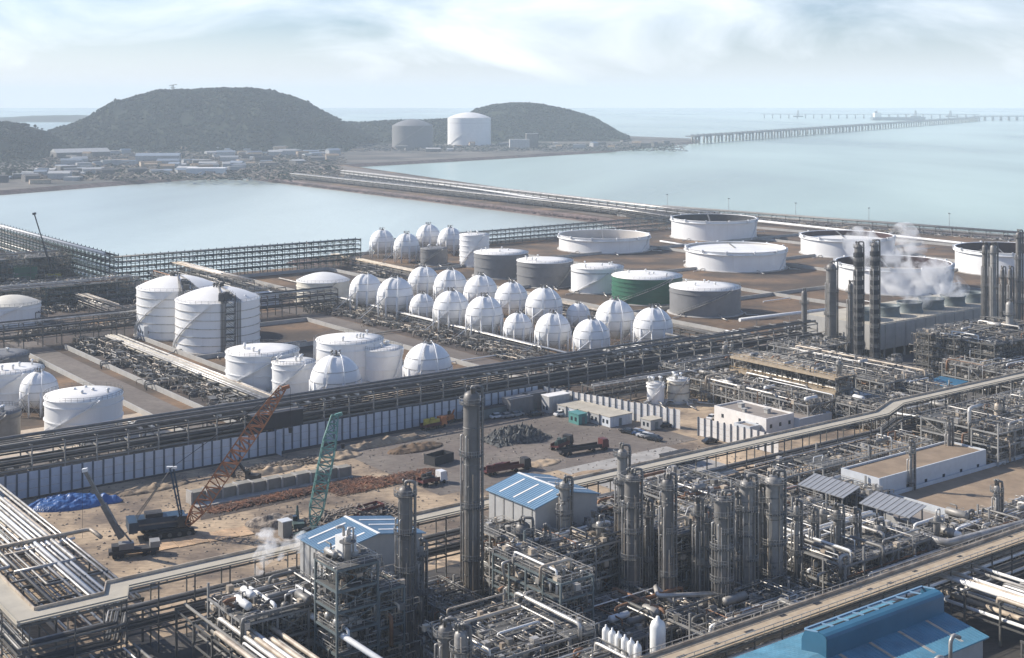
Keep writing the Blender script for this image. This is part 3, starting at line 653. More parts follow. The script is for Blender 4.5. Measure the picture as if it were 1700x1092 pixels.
rack('tall dark lattice rack along the left shore of the basin', [(239, 650), (239, 1150)], 7, [3, 6, 9, 12, 15], bay=6, npipes=[6, 6, 6, 6, 6], pal=DK + ['pipe_white'], pr=(.2, .5), steel='steel_green', side=True, seed=12)
rack('tall open lattice rack standing along the basin edge behind the domed tanks', [(239, 650), (381, 650)], 6, [3, 5.8, 8.6, 11.4, 14], bay=4.5, npipes=[5, 5, 5, 5, 5], pal=['pipe_dark', 'pipe_grey', 'steel_green', 'pipe_silver'], pr=(.2, .4), steel='steel_green', side=True, seed=13)
rack('rack along the basin shore right of the slim white tank', [(420, 684), (664, 692)], 5, [3, 6, 8.5], bay=7, npipes=[5, 5, 4], pal=DK, steel='steel_blue', seed=14, side=True)
rack('low pipe road between the spheres and the row of grey tanks', [(362, 335), (374, 665)], 5, [3.4, 4.6], bay=9, npipes=[5, 5], pal=['pipe_cream', 'pipe_silver', 'pipe_cream', 'deck_conc'], pr=(.25, .5), seed=15)
rack('low pipe road in front of the spheres', [(299.5, 350), (299.5, 545)], 2.2, [3.2], bay=9, npipes=[3], pal=['pipe_white', 'pipe_silver', 'pipe_cream'], pr=(.35, .4), seed=16)
rack('rack crossing behind the pair of tall domed tanks', [(60, 511), (196, 511), (202, 517), (292, 519)], 6, [4, 7, 9.6], bay=7, npipes=[6, 6, 5], pal=DK, deck='pipe_silver' if False else None, seed=17)
rack('ground-level rack of cream pipes leading down toward the orange boom', [(184, 500), (184, 344)], 6, [1.6, 2.6], bay=8, npipes=[6, 6], pal=['pipe_cream', 'pipe_silver', 'pipe_cream', 'deck_conc'], pr=(.2, .5), seed=18)
rack('high rack of cream pipes behind the tall domed tanks', [(270, 645), (270, 560)], 6, [5, 10], bay=9, npipes=[6, 6], pal=['pipe_cream', 'pipe_silver', 'pipe_cream', 'deck_conc'], pr=(.25, .5), seed=62)
rack('silver pipe rack at the far left behind the stained dome tank', [(176, 560), (160, 700)], 5, [2.5, 5], bay=8, npipes=[5, 5], pal=['pipe_silver', 'pipe_cream', 'pipe_grey'], seed=19)
rack('second silver pipe rack at the far left toward the shore', [(205, 545), (205, 650)], 6, [3, 5.5], bay=8, npipes=[6, 6], pal=['pipe_silver', 'pipe_cream', 'pipe_grey'], seed=20)
rack('low rack along the causeway, basin side', [(690, 712), (706, 800), (722, 1380)], 9, [2.5, 5], bay=13, npipes=[8, 6], pal=['pipe_silver', 'pipe_grey', 'pipe_dark', 'pipe_dark', 'steel'], pr=(.35, .7), seed=21)
rack('long rack behind the floating-roof tanks along the sea wall', [(748, 790), (800, 420)], 6, [2.5, 5], bay=12, npipes=[5, 4], pal=['pipe_grey', 'pipe_dark', 'pipe_silver'], pr=(.3, .6), seed=60)
rack('low rack along the causeway, sea side', [(738, 720), (744, 812), (800, 1400)], 9, [2.5, 5], bay=13, npipes=[6, 5], pal=['pipe_white', 'pipe_silver', 'pipe_grey', 'pipe_dark'], pr=(.35, .8), seed=22)
rack('pipe rack linking the small white tanks to the process area', [(262, 309), (312, 307)], 6, [3.5, 6.5], bay=7, npipes=[6, 6], pal=DK, seed=23)
rack('rack behind the cooling tower with bright pipes', [(384, 335), (396, 345), (520, 345)], 6, [3.5, 6], bay=8, npipes=[5, 5], pal=['pipe_white', 'pipe_silver', 'pipe_grey'], seed=24)
rack('pipe rack beside the pale tray bridge, on its far side', [(200, 230.5), (440, 230.5)], 5, [4, 7], bay=7, npipes=[6, 6], pal=PM, seed=25) if False else None
rack('rack of mixed pipes under the columns on the near side of the pale tray bridge', [(173, 211.5), (222, 211.5)], 5.5, [4, 7, 9.5], bay=6.5, npipes=[6, 6, 6], pal=PM, pr=(.12, .3), seed=26)
rack('broad low pipe bed feeding the process plant at the right', [(322, 235), (322, 300)], 10, [3, 5.5], bay=7, npipes=[8, 9], pal=['pipe_white', 'pipe_silver', 'pipe_cream', 'pipe_grey'], seed=27)
rack('rack between the columns and the tan tray rack', [(196, 156), (300, 156)], 5, [3.5, 6], bay=7, npipes=[5, 6], pal=PM, seed=28)

for i, u_ in enumerate([128, 131, 150, 172, 176, 181, 184, 188, 192, 196, 238, 241, 262, 266, 270, 290, 292, 296, 299, 303, 306, 350, 353]):
    b = MB(); hh = R.uniform(10.2, 12.4); b.path([(0, 0, hh), (0, 7 + R.uniform(0, 2), hh), (0, 7 + R.uniform(0, 2), 2)], .38, 8)
    if i == 0: PB = T('branch_pipe', 'short white branch pipe turning down off the far side of the long dark rack', 'pipe', W(u_, 327), ROT, 'white branch pipes off the long dark rack'); b.build('pipe', 'pipe_white', PB)
    else: dup(PB, W(u_, 327 + R.uniform(-1, 1)), ROT)
# long white lines on the ground and the sea wall
def pipeline(label, pts, r, m='pipe_white', sup=True, name='pipeline', n=8):
    o = Vector(pts[0]); t = T(name, label, 'pipeline', (o.x, o.y, 0))
    P = [Vector(p) - Vector((o.x, o.y, 0)) for p in pts]
    b = MB(); b.path(P, r, n); b.build('pipe', m, t)
    if sup:
        for a, c in zip(P, P[1:]):
            Ls = (c - a).length; k = int(Ls / 14)
            for j in range(k):
                q = a.lerp(c, (j + .5) / k)
                if q.z > .8: s = MB(); s.beam((q.x, q.y, 0), (q.x, q.y, q.z - r), .25); s.build('support', 'steel_light', t)
    return t
pipeline('long white pipeline along the sea wall behind the floating-roof tanks', [G(1252, 366, 2), G(1400, 382, 2), G(1590, 403, 2), G(1800, 424, 2)], .9)
pipeline('white pipeline on the causeway crest', [G(600, 289, 3), G(800, 315, 3), G(1000, 345, 3), G(1105, 357, 3)], .8)
pipeline('short white pipeline leading to the brimming floating-roof tank', [G(1096, 400, 1), G(1140, 407, 1)], .6)
pipeline('white pipeline running from the pipe road to the tall towers', [G(1228, 531, 3), G(1390, 512, 3)], .8)
pipeline('white pipe on top of the lattice rack by the left shore', [W(237, 1100, 16.2), W(237, 655, 16.2)], .7, sup=False)
pipeline('large silver elbow pipe bending above the process plant at the right', [G(1475, 872, 8), G(1572, 902, 8), G(1702, 868, 8), G(1790, 845, 8)], .75, 'pipe_silver', n=14)
pipeline('silver loop pipe hanging in front of the tan building', [W(296, 196, 17), W(291, 196, 17), W(291, 196, 11), W(291, 189, 10.5), W(310, 183, 10)], .5, 'pipe_silver', n=12)
pipeline('pale hooked pipe at the foot of the tall grey columns', [W(167, 172, 3), W(165, 176, 6.5), W(162, 172, 6.5), W(172, 166, 6.5)], .4, 'pipe_silver', n=10)
pipeline('thin white pipe crossing behind the pale tray bridge', [G(1465, 682, 8), G(1620, 707, 8)], .25, 'pipe_white')
pipeline('large silver pipe in front of the steel tower', [W(100, 196, 9.5), W(105, 196, 9.5), W(105, 150, 9.5)], .5, 'pipe_white', n=12)
pipeline('cream pipe crossing over the wide pipe rack at the lower left', [W(70, 262, 8.6), W(92, 262, 8.6), W(92, 256, 8.6)], .4, 'pipe_cream', n=10)

# ---------------------------------------------------------------- fences
def fence(label, pts, h, m, pitch=2.6, name='site_fence', both=False):
    o = W(*pts[0]); t = T(name, label, 'fence', o, ROT); P = [Vector((p[0] - pts[0][0], p[1] - pts[0][1], 0)) for p in pts]
    b = MB(); pb = []
    for a, c in zip(P, P[1:]):
        d = (c - a); n = max(1, round(d.length / pitch)); dr = d.normalized(); nr = Vector((dr.y, -dr.x, 0))
        for k in range(n):
            q0 = a + d * (k / n); q1 = a + d * ((k + 1) / n)
            z0 = .1; hh = h + R.uniform(-.12, .12)
            for j in range(3):
                za = z0 + hh * j / 3; zb = z0 + hh * (j + 1) / 3 - .08
                p0 = q0 + dr * .22; p1 = q1 - dr * .22
                b.hexa([p0 + Vector((0, 0, za)), p1 + Vector((0, 0, za)), p1 + nr * -.08 + Vector((0, 0, za)), p0 + nr * -.08 + Vector((0, 0, za)), p0 + Vector((0, 0, zb)), p1 + Vector((0, 0, zb)), p1 + nr * -.08 + Vector((0, 0, zb)), p0 + nr * -.08 + Vector((0, 0, zb))])
            pb.append((q0, h + .3))
    b.build('panels', m, t)
    for q, hh in pb[:99]: s = MB(); s.beam(q, q + Vector((0, 0, hh)), .45, .3); s.build('post', 'fence_post', t)
    return t
fence('white panel fence with bluish shade in its colour along the dark rack, left stretch up to the kink', [(30, 319.5), (162, 319.5), (162, 316)], 6.0, 'fence_panel_shaded')
fence('white panel fence with bluish shade in its colour along the dark rack, right of the kink', [(162.3, 320.5), (252, 321)], 6.0, 'fence_panel_shaded')
fence('sunlit white panel fence with dark posts behind the site offices', [(254, 321), (266, 273)], 5.4, 'fence_white', pitch=2.2)
fence('short sunlit white fence beside the control building', [(265, 265), (268, 238)], 5.0, 'fence_white', pitch=2.2)
# chain-link style fence on the sea wall
def seafence():
    t = T('sea_wall_fence', 'thin wire fence with light poles along the sea wall', 'fence', W(768, 812))
    o = W(768, 812); a = Vector((0, 0, 0)); c = W(830, 300) - o; b = MB(); n = 150
    for k in range(n): q = a.lerp(c, k / n); b.beam(q, q + Vector((0, 0, 3.2)), .14)
    for z in (.6, 1.5, 2.4, 3.1): b.beam(a + Vector((0, 0, z)), c + Vector((0, 0, z)), .07)
    b.build('wire_mesh', 'steel_light', t)
seafence()
for i in range(8):
    p = W(764 + (i * 8), 800 - i * 62); b = MB()
    if i == 0:
        LP = T('lamp_mast', 'thin light mast standing on the sea wall', 'light mast', p, group='light masts along the sea wall')
        b.tube((0, 0, 0), (0, 0, 14), .15, 6); b.build('mast', 'steel_light', LP); b = MB(); b.box(-.8, .8, -.3, .3, 13.6, 14.1); b.build('lamp_head', 'steel_light', LP)
    else: dup(LP, p)

# ---------------------------------------------------------------- bund walls in the tank farm
def wall(label, u0, w0, u1, w1, h=1.6, m='conc_wall', th=.5):
    o = W(u0, w0); t = MB(); t.beam((0, 0, h / 2), (u1 - u0, w1 - w0, h / 2), th, h); x = t.build('bund_wall', m, None, o, label=label, category='bund wall', group='low concrete bund walls in the tank farm'); x.rotation_euler = (0, 0, ROT)
for q in [(388, 345, 388, 690), (388, 345, 560, 345), (388, 430, 640, 430), (388, 520, 720, 520), (388, 605, 730, 605), (480, 345, 480, 690), (570, 345, 570, 690), (660, 400, 660, 690), (745, 345, 700, 790), (388, 690, 650, 690),
          (166, 345, 166, 500), (196, 352, 196, 500), (268, 352, 268, 500), (196, 396, 268, 396), (196, 450, 268, 450), (196, 500, 268, 500), (302, 352, 302, 640), (356, 352, 356, 640), (302, 640, 356, 640), (70, 352, 150, 352), (150, 352, 150, 500), (70, 420, 150, 420), (302, 560, 356, 560)]:
    wall('low grey concrete bund wall between tank bays', *q)
# ---------------------------------------------------------------- valve manifolds (alley clutter)
def make_manifold(seed, n=30, sx=5.5, sy=8):
    rr = random.Random(seed); t = T('valve_manifold', 'cluster of small pipes and valves on the ground beside a pipe road', 'valve manifold', (0, 0, 0), ROT, 'valve manifolds beside the pipe roads')
    b = MB(); c = MB(); e = MB()
    for k in range(n):
        x, y = rr.uniform(-sx, sx), rr.uniform(-sy, sy); z = rr.uniform(.3, 2.8); l = rr.uniform(1.5, 6); r = rr.uniform(.08, .28)
        tgt = b if rr.random() < .55 else c
        if rr.random() < .5: tgt.path([(x, y, 0), (x, y, z), (x + l, y, z), (x + l, y, 0)], r, 6)
        else: tgt.path([(x, y, 0), (x, y, z), (x, y + l, z), (x, y + l, .1)], r, 6)
        if rr.random() < .5: e.lathe([(.12, 0), (.12, .5), (.4, .55), (.4, .65), (.05, .7)], 7, x, y, z)
        if rr.random() < .35: e.box(x - .5, x + .5, y - .4, y + .4, 0, rr.uniform(.5, 1.6))
        if rr.random() < .3: e.hlathe([(.05, -1.2), (.5, -1), (.5, 1), (.05, 1.2)], 8, (x, y, .8))
    for k in range(5):
        x, y = rr.uniform(-sx, sx), rr.uniform(-sy, sy); h = rr.uniform(1.5, 4)
        for i, j in ((0, 0), (2.4, 0), (0, 2.4), (2.4, 2.4)): e.beam((x + i, y + j, 0), (x + i, y + j, h), .12)
        e.box(x, x + 2.4, y, y + 2.4, h, h + .08)
    b.build('pipe_cluster', 'pipe_grey', t, kind='stuff'); c.build('pipe_cluster', 'pipe_cream', t, kind='stuff'); e.build('valve_cluster', 'steel', t, kind='stuff')
    return t
MF = [make_manifold(s) for s in (1, 2, 3, 4)]
mfpos = []
for (u0, w0, u1, w1, n) in [(176, 505, 176, 350, 15), (290, 540, 291, 350, 14), (284, 620, 294, 560, 4), (357, 345, 368, 640, 12), (60, 520, 240, 545, 12), (60, 560, 235, 600, 12), (60, 640, 235, 700, 9), (200, 540, 280, 640, 8), (266, 340, 350, 340, 6), (388, 322, 388, 300, 2), (304, 352, 352, 352, 4), (50, 345, 160, 344, 6), (385, 350, 520, 352, 5), (740, 760, 770, 560, 6)]:
    for k in range(n):
        t_ = (k + .5) / n; mfpos.append((u0 + (u1 - u0) * t_ + R.uniform(-2, 2), w0 + (w1 - w0) * t_ + R.uniform(-3, 3)))
for i, (u, v) in enumerate(mfpos):
    if i < 4: MF[i].location = W(u, v)
    else: dup(MF[i % 4], W(u, v), ROT + R.choice((0, math.pi / 2, math.pi)), scale=R.uniform(.7, 1.05))

# ---------------------------------------------------------------- process modules
def module(label, u0, u1, w0, w1, top, lvl=3.4, bay=5.2, dens=1.0, steel='steel_light', deckm='grating', pal=None, seed=1, railtop=True, decks=.55, big=6, tall=0.3, name='process_structure', topjunk=1.0):
    rr = random.Random(seed); o = W(u0, w0); t = T(name, label, 'process structure', o, ROT); X, Y = u1 - u0, w1 - w0; pal = pal or PM
    nx, ny = max(1, round(X / bay)), max(1, round(Y / bay)); xs = [X * i / nx for i in range(nx + 1)]; ys = [Y * j / ny for j in range(ny + 1)]
    nl = max(1, round(top / lvl)); zs = [top * (k + 1) / nl for k in range(nl)]
    b = MB()
    for x in xs:
        for y in ys:
            hh = top + (rr.choice((0, 0, 2.5)) if rr.random() < tall else 0); b.beam((x, y, 0), (x, y, hh), .34)
    for z in zs:
        for x in xs: b.beam((x, 0, z - .15), (x, Y, z - .15), .24, .36)
        for y in ys: b.beam((0, y, z - .15), (X, y, z - .15), .24, .36)
    for k, z in enumerate(zs):
        zb = zs[k - 1] if k else 0
        for i in range(nx):
            for y in (0, Y):
                if rr.random() < .3: b.beam((xs[i], y, zb), (xs[i + 1], y, z), .14); b.beam((xs[i + 1], y, zb), (xs[i], y, z), .14)
        for j in range(ny):
            for x in (0, X):
                if rr.random() < .3: b.beam((x, ys[j], zb), (x, ys[j + 1], z), .14)
    b.build('steel_frame', steel, t)
    for k, z in enumerate(zs):
        b = MB(); any_ = False
        for i in range(nx):
            for j in range(ny):
                if rr.random() < (decks if k < nl - 1 else min(1, decks * 1.2)):
                    b.box(xs[i] + .02, xs[i + 1] - .02, ys[j] + .02, ys[j + 1] - .02, z + .04, z + .14); any_ = True
        if any_: b.build('deck', deckm, t)
        b = MB()
        for (A, B) in (((0, 0), (X, 0)), ((X, 0), (X, Y)), ((X, Y), (0, Y)), ((0, Y), (0, 0))):
            if rr.random() < .8:
                p = Vector((A[0], A[1], z)); q = Vector((B[0], B[1], z)); n = max(2, int((q - p).length / 2))
                for m_ in range(n): c = p.lerp(q, m_ / n); b.beam(c, c + Vector((0, 0, 1.1)), .06)
                b.beam(p + Vector((0, 0, 1.1)), q + Vector((0, 0, 1.1)), .08); b.beam(p + Vector((0, 0, .6)), q + Vector((0, 0, .6)), .06)
        if b.v: b.build('handrail', 'pipe_silver' if k == nl - 1 else 'steel_light', t)
    # large pipes, each its own part
    nb = int(X * Y / 9 * dens * max(1, top / 9)); nb = min(90, nb)
    for k in range(nb):
        r = rr.choice((.09, .11, .13, .16, .2, .26, .34)); z = rr.choice(zs + [1.2]) + rr.uniform(.3, 2.0); x = rr.uniform(.3, X - .3); y = rr.uniform(.3, Y - .3)
        q = MB(); c = rr.random()
        if c < .33: l = rr.uniform(.3, 1) * X; x0 = rr.uniform(-1, max(-.5, X - l)); q.path([(x0, y, max(.3, z - rr.uniform(1, 5))), (x0, y, z), (x0 + l, y, z), (x0 + l, y, max(.3, z - rr.uniform(1, 6)))], r, 8)
        elif c < .66: l = rr.uniform(.3, 1) * Y; y0 = rr.uniform(-1, max(-.5, Y - l)); q.path([(x, y0, max(.3, z - rr.uniform(1, 5))), (x, y0, z), (x, y0 + l, z), (x, y0 + l, max(.3, z - rr.uniform(1, 6)))], r, 8)
        else: h = rr.uniform(.4, 1.1) * top + 1; q.path([(x, y, .3), (x, y, h), (x + rr.choice((-1, 1)) * rr.uniform(1, 3.5), y, h), (x + rr.choice((-1, 1)) * rr.uniform(1, 3), y, h - rr.uniform(1, 4))], r, 8)
        q.build('pipe', rr.choice(pal), t)
    # mass of small piping and valves
    for m_, frac in (('pipe_silver', .4), ('pipe_grey', .35), ('pipe_cream', .25)):
        q = MB(); ns = int(X * Y * max(1, nl) * 1.6 * dens * frac)
        for k in range(ns):
            z = rr.uniform(.4, top + .8); x = rr.uniform(0, X); y = rr.uniform(0, Y); r = rr.uniform(.05, .12); l = rr.uniform(1, 4.5); c = rr.random()
            if c < .35: q.path([(x, y, z), (x + l, y, z), (x + l, y, z - rr.uniform(.5, 2.5))], r, 5)
            elif c < .7: q.path([(x, y, z), (x, y + l, z), (x, y + l, z - rr.uniform(.5, 2.5))], r, 5)
            else: q.path([(x, y, max(0, z - l)), (x, y, z), (x + .8, y, z)], r, 5)
            if c > .9: q.lathe([(.1, 0), (.1, .4), (.35, .42), (.35, .5), (.05, .55)], 6, x, y, z)
            if rr.random() < .1: s = rr.uniform(.2, .6); q.box(x - s, x + s, y - s, y + s, z - .2, z + rr.uniform(.3, 1))
        if q.v: q.build('small_piping', m_, t, kind='stuff')
    # vessels standing or lying inside
    for k in range(int(big)):
        z = rr.choice([0.3] + zs[:-1] + zs[-1:]) + .15; x = rr.uniform(1.5, max(1.6, X - 4)); y = rr.uniform(1.2, max(1.3, Y - 1.5)); r = rr.uniform(.4, .85); l = rr.uniform(2.5, 5)
        q = MB(); wl = W(u0 + x, w0 + y, z)
        if rr.random() < .85:
            v = T('horizontal_drum', 'horizontal cylindrical drum on saddles within the pipework', 'drum', wl, ROT + rr.choice((0, math.pi / 2)), 'horizontal drums within the process pipework')
            q.hlathe([(.02, -l / 2 - r * .5), (r * .7, -l / 2 - r * .3), (r, -l / 2), (r, l / 2), (r * .7, l / 2 + r * .3), (.02, l / 2 + r * .5)], 14, (0, 0, r + .4)); q.build('drum_shell', rr.choice(['pipe_silver', 'pipe_white', 'pipe_grey', 'column_pale']), v)
            s = MB(); s.box(-l * .35, -l * .35 + .4, -r * .8, r * .8, 0, r * .6); s.box(l * .35 - .4, l * .35, -r * .8, r * .8, 0, r * .6); s.build('saddle', 'steel', v)
            s = MB(); s.path([(0, 0, r * 2 + .2), (0, 0, r * 2 + 1.2), (1.6, 0, r * 2 + 1.2)], .15, 6); s.build('nozzle', 'pipe_grey', v)
        else:
            v = T('vertical_vessel', 'upright rounded vessel within the pipework', 'vessel', wl, ROT, 'upright vessels within the process pipework')
            h = rr.uniform(2.5, 4.5); q.lathe([(r, 0), (r, h), (r * .85, h + r * .3), (r * .5, h + r * .5), (.02, h + r * .6)], 14); q.build('vessel_shell', rr.choice(['pipe_silver', 'column_pale', 'pipe_grey']), v)
            s = MB(); s.path([(0, 0, h + r * .5), (0, 0, h + r + .8), (r + .5, 0, h + r + .8), (r + .5, 0, h * .3)], .16, 6); s.build('nozzle', 'pipe_silver', v)
            s = MB(); s.arc_strip(r, r + .8, h * .8, h * .8 + .1, 0, 6.28, 14); s.build('platform', 'grating', v)
    return t
module('tall multi-storey steel tower with open decks and a white box on its roof, bottom centre', 104, 111.5, 184, 191, 20, lvl=3.1, bay=7, dens=1.4, steel='steel_blue', decks=1.0, seed=31, name='steel_tower', tall=0)
module('lower wing of the bottom centre steel tower, on its right', 111.7, 116.5, 184, 192, 15, lvl=3.1, bay=5, dens=1.3, steel='steel_blue', seed=32, big=1, tall=0)
module('dense piping structure left of the steel tower, with a steaming vent', 93, 110, 194, 208, 11, dens=1.5, steel='steel_light', seed=33, pal=PM + ['pipe_cream'], big=6)
module('green-grey framed pipe structure in front of the tallest stack, right of it', 139, 146, 171, 190, 14, lvl=3, bay=4.8, dens=1.4, steel='steel_blue', seed=34, big=3, decks=.6)
module('low framed piping block at the bottom edge left of the white cylinders', 116, 137, 160, 177, 10.5, lvl=3.5, dens=1.6, steel='steel_light', seed=35, big=6, decks=.35)
module('low pipework left of the foot of the tallest stack', 131.5, 139, 193, 207, 4, lvl=4, dens=1.5, seed=36, big=2, decks=.2)
module('pipework block right of the foot of the tallest stack', 148, 154.5, 194, 208, 12, dens=1.6, seed=64, big=3, decks=.35)
module('pipework block in front of the second blue-roofed shed', 148, 171, 186, 197, 12, dens=1.5, seed=37, big=12, decks=.4)
module('pipe structure right of the right blue-roofed shed', 172.5, 185, 192, 208, 11, dens=1.4, seed=61, big=5)
module('pipe structure behind the dark slim column', 172.5, 186, 179, 189, 13, dens=1.3, steel='steel', seed=38, big=3)
module('pipework block between the twin columns and the striped pipes, center right', 186, 205, 185, 208, 13.5, dens=1.4, seed=39, big=8)
module('pipework block right of the stout silver column', 196, 222, 158, 184, 8.5, dens=1.3, steel='steel_light', seed=40, big=10, pal=['pipe_silver', 'pipe_white', 'pipe_grey', 'pipe_silver'], decks=.3)
module('low pipework in front of the tan flat roofs', 222, 246, 155, 167, 6.5, dens=1.4, steel='steel_light', seed=41, big=6, pal=['pipe_silver', 'pipe_white', 'pipe_grey'], decks=.2)
module('pipework block left of the solar canopies', 208, 228, 190, 208, 7, dens=1.2, seed=42, big=8, decks=.3)
module('open steel frame at the right behind the tan roof', 288, 330, 186, 208, 13, bay=7, dens=.8, steel='steel_light', seed=43, big=8, decks=.25)
module('low pipe yard beneath the right end of the tan tray rack', 252, 300, 120, 142, 6, bay=7, dens=.9, steel='steel_light', seed=44, big=6, decks=.2)
module('process unit with orange-tan deck, left part, behind the control building', 296, 312, 252, 300, 6.5, dens=1.2, seed=45, big=14, decks=.3)
module('long tan-decked structure of exchangers in front of the tall striped towers', 312, 319, 254, 296, 12, lvl=4, bay=6, dens=1.2, steel='steel', deckm='deck_tan', decks=1.0, seed=46, big=9, tall=0)
for z_, n_ in ((12, 'tan edge walkway along the top of the exchanger structure'), (7.8, 'lower tan edge walkway of the exchanger structure')):
    t_ = T('edge_walkway', n_, 'walkway', W(310.2, 254), ROT); b = MB(); b.box(0, 1.8, 0, 42, z_ - .5, z_ + .15); b.build('deck', 'deck_tan', t_)
    b = MB()
    for k in range(22): b.beam((0, k * 2, z_ + .15), (0, k * 2, z_ + 1.25), .07)
    b.beam((0, 0, z_ + 1.25), (0, 42, z_ + 1.25), .09); b.build('handrail', 'orange_steel', t_)
    b = MB(); [b.beam((.9, k * 7, 0), (.9, k * 7, z_ - .5), .3) for k in range(7)]; b.build('post', 'steel', t_)
module('process unit at the foot of the striped towers', 328, 352, 250, 302, 9, dens=1.1, seed=47, big=14, decks=.35)
module('process unit right of the tan-decked structure near the blue tarp roof', 335, 346, 234, 252, 7, dens=1.1, seed=48, big=8, decks=.25)
module('tall process structure at the right edge below the dark columns', 385, 430, 250, 280, 14, dens=1.0, steel='steel', seed=49, big=14, decks=.4)
module('lower process structure at the right edge', 400, 470, 228, 246, 10, dens=.9, steel='steel', seed=50, big=10, decks=.3)
module('pipework rising beside the small white tanks', 300, 338, 306, 318, 7, dens=1.0, seed=51, big=6)
module('pipework between the dark rack and the cooling tower', 352, 386, 303, 318, 8, dens=1.1, seed=52, big=6, decks=.3)
module('small pump house framework by the left pipe racks', 40, 68, 268, 300, 6, dens=.9, steel='steel', seed=53, big=4)
module('low piping at the near foot of the columns', 160, 190, 156, 168, 4.5, lvl=4.5, dens=1.0, steel='steel_light', seed=54, big=5, decks=.15)
module('tight pipework at the foot of the tight column pair', 148, 171, 166, 182, 3.6, lvl=3.6, dens=1.5, seed=71, big=5, decks=.3)
module('pipework strip between the white cylinders and the dark slim column', 162, 184, 150.5, 158, 5.5, dens=1.3, steel='steel_light', seed=72, big=3, decks=.2)
module('bottom edge pipework right of the steel tower', 112, 136, 148, 158, 9, lvl=4, dens=1.5, steel='steel_light', seed=73, big=5, decks=.25)
module('pipework in the bottom left beyond the bright pipe rack', 60, 72, 170, 200, 7, dens=1.2, seed=74, big=4, decks=.3)
module('pipe frames directly behind the tan tray rack at the right', 248, 300, 152, 165, 6, bay=6, dens=1.3, steel='steel_light', seed=75, big=8, decks=.2, pal=['pipe_silver', 'pipe_white', 'pipe_grey', 'pipe_cream'])
module('tall open frames standing on brown ground under the pale tray bridge', 226, 284, 202, 211, 9, lvl=4.5, bay=8, dens=.35, steel='steel_light', seed=76, big=2, decks=.12)
module('pipe frame packed against the left end of the tan building', 237, 243.5, 186, 200, 7, dens=1.3, steel='steel_light', seed=77, big=2, decks=.3)
module('pipework right of the low control building extension', 306, 330, 226, 250, 6.5, dens=1.1, seed=78, big=8, decks=.3)
module('pipe frames at the right edge beneath the pale tray bridge', 332, 400, 190, 214, 11, bay=7, dens=.8, steel='steel_light', seed=79, big=8, decks=.25)
module('pipework at the right beyond the pale tray bridge', 374, 400, 232, 262, 8, dens=1.0, seed=80, big=8, decks=.3)
module('pipework right of the bottom right pipe rack', 222, 260, 96, 118, 6, bay=6.5, dens=1.0, steel='steel_light', seed=81, big=6, decks=.2, pal=['pipe_silver', 'pipe_white', 'pipe_grey', 'pipe_cream'])
module('valve platforms beyond the basin corner', 255, 280, 560, 640, 6, bay=9, dens=.5, seed=55, big=5)
module('pipe platforms at the far left near the shore rack', 80, 235, 600, 622, 9, bay=11, dens=.6, steel='steel_green', seed=56, big=8)
module('pipe platforms at the far left in front of the shore rack', 120, 238, 700, 730, 11, bay=12, dens=.5, steel='steel_green', seed=57, big=8)

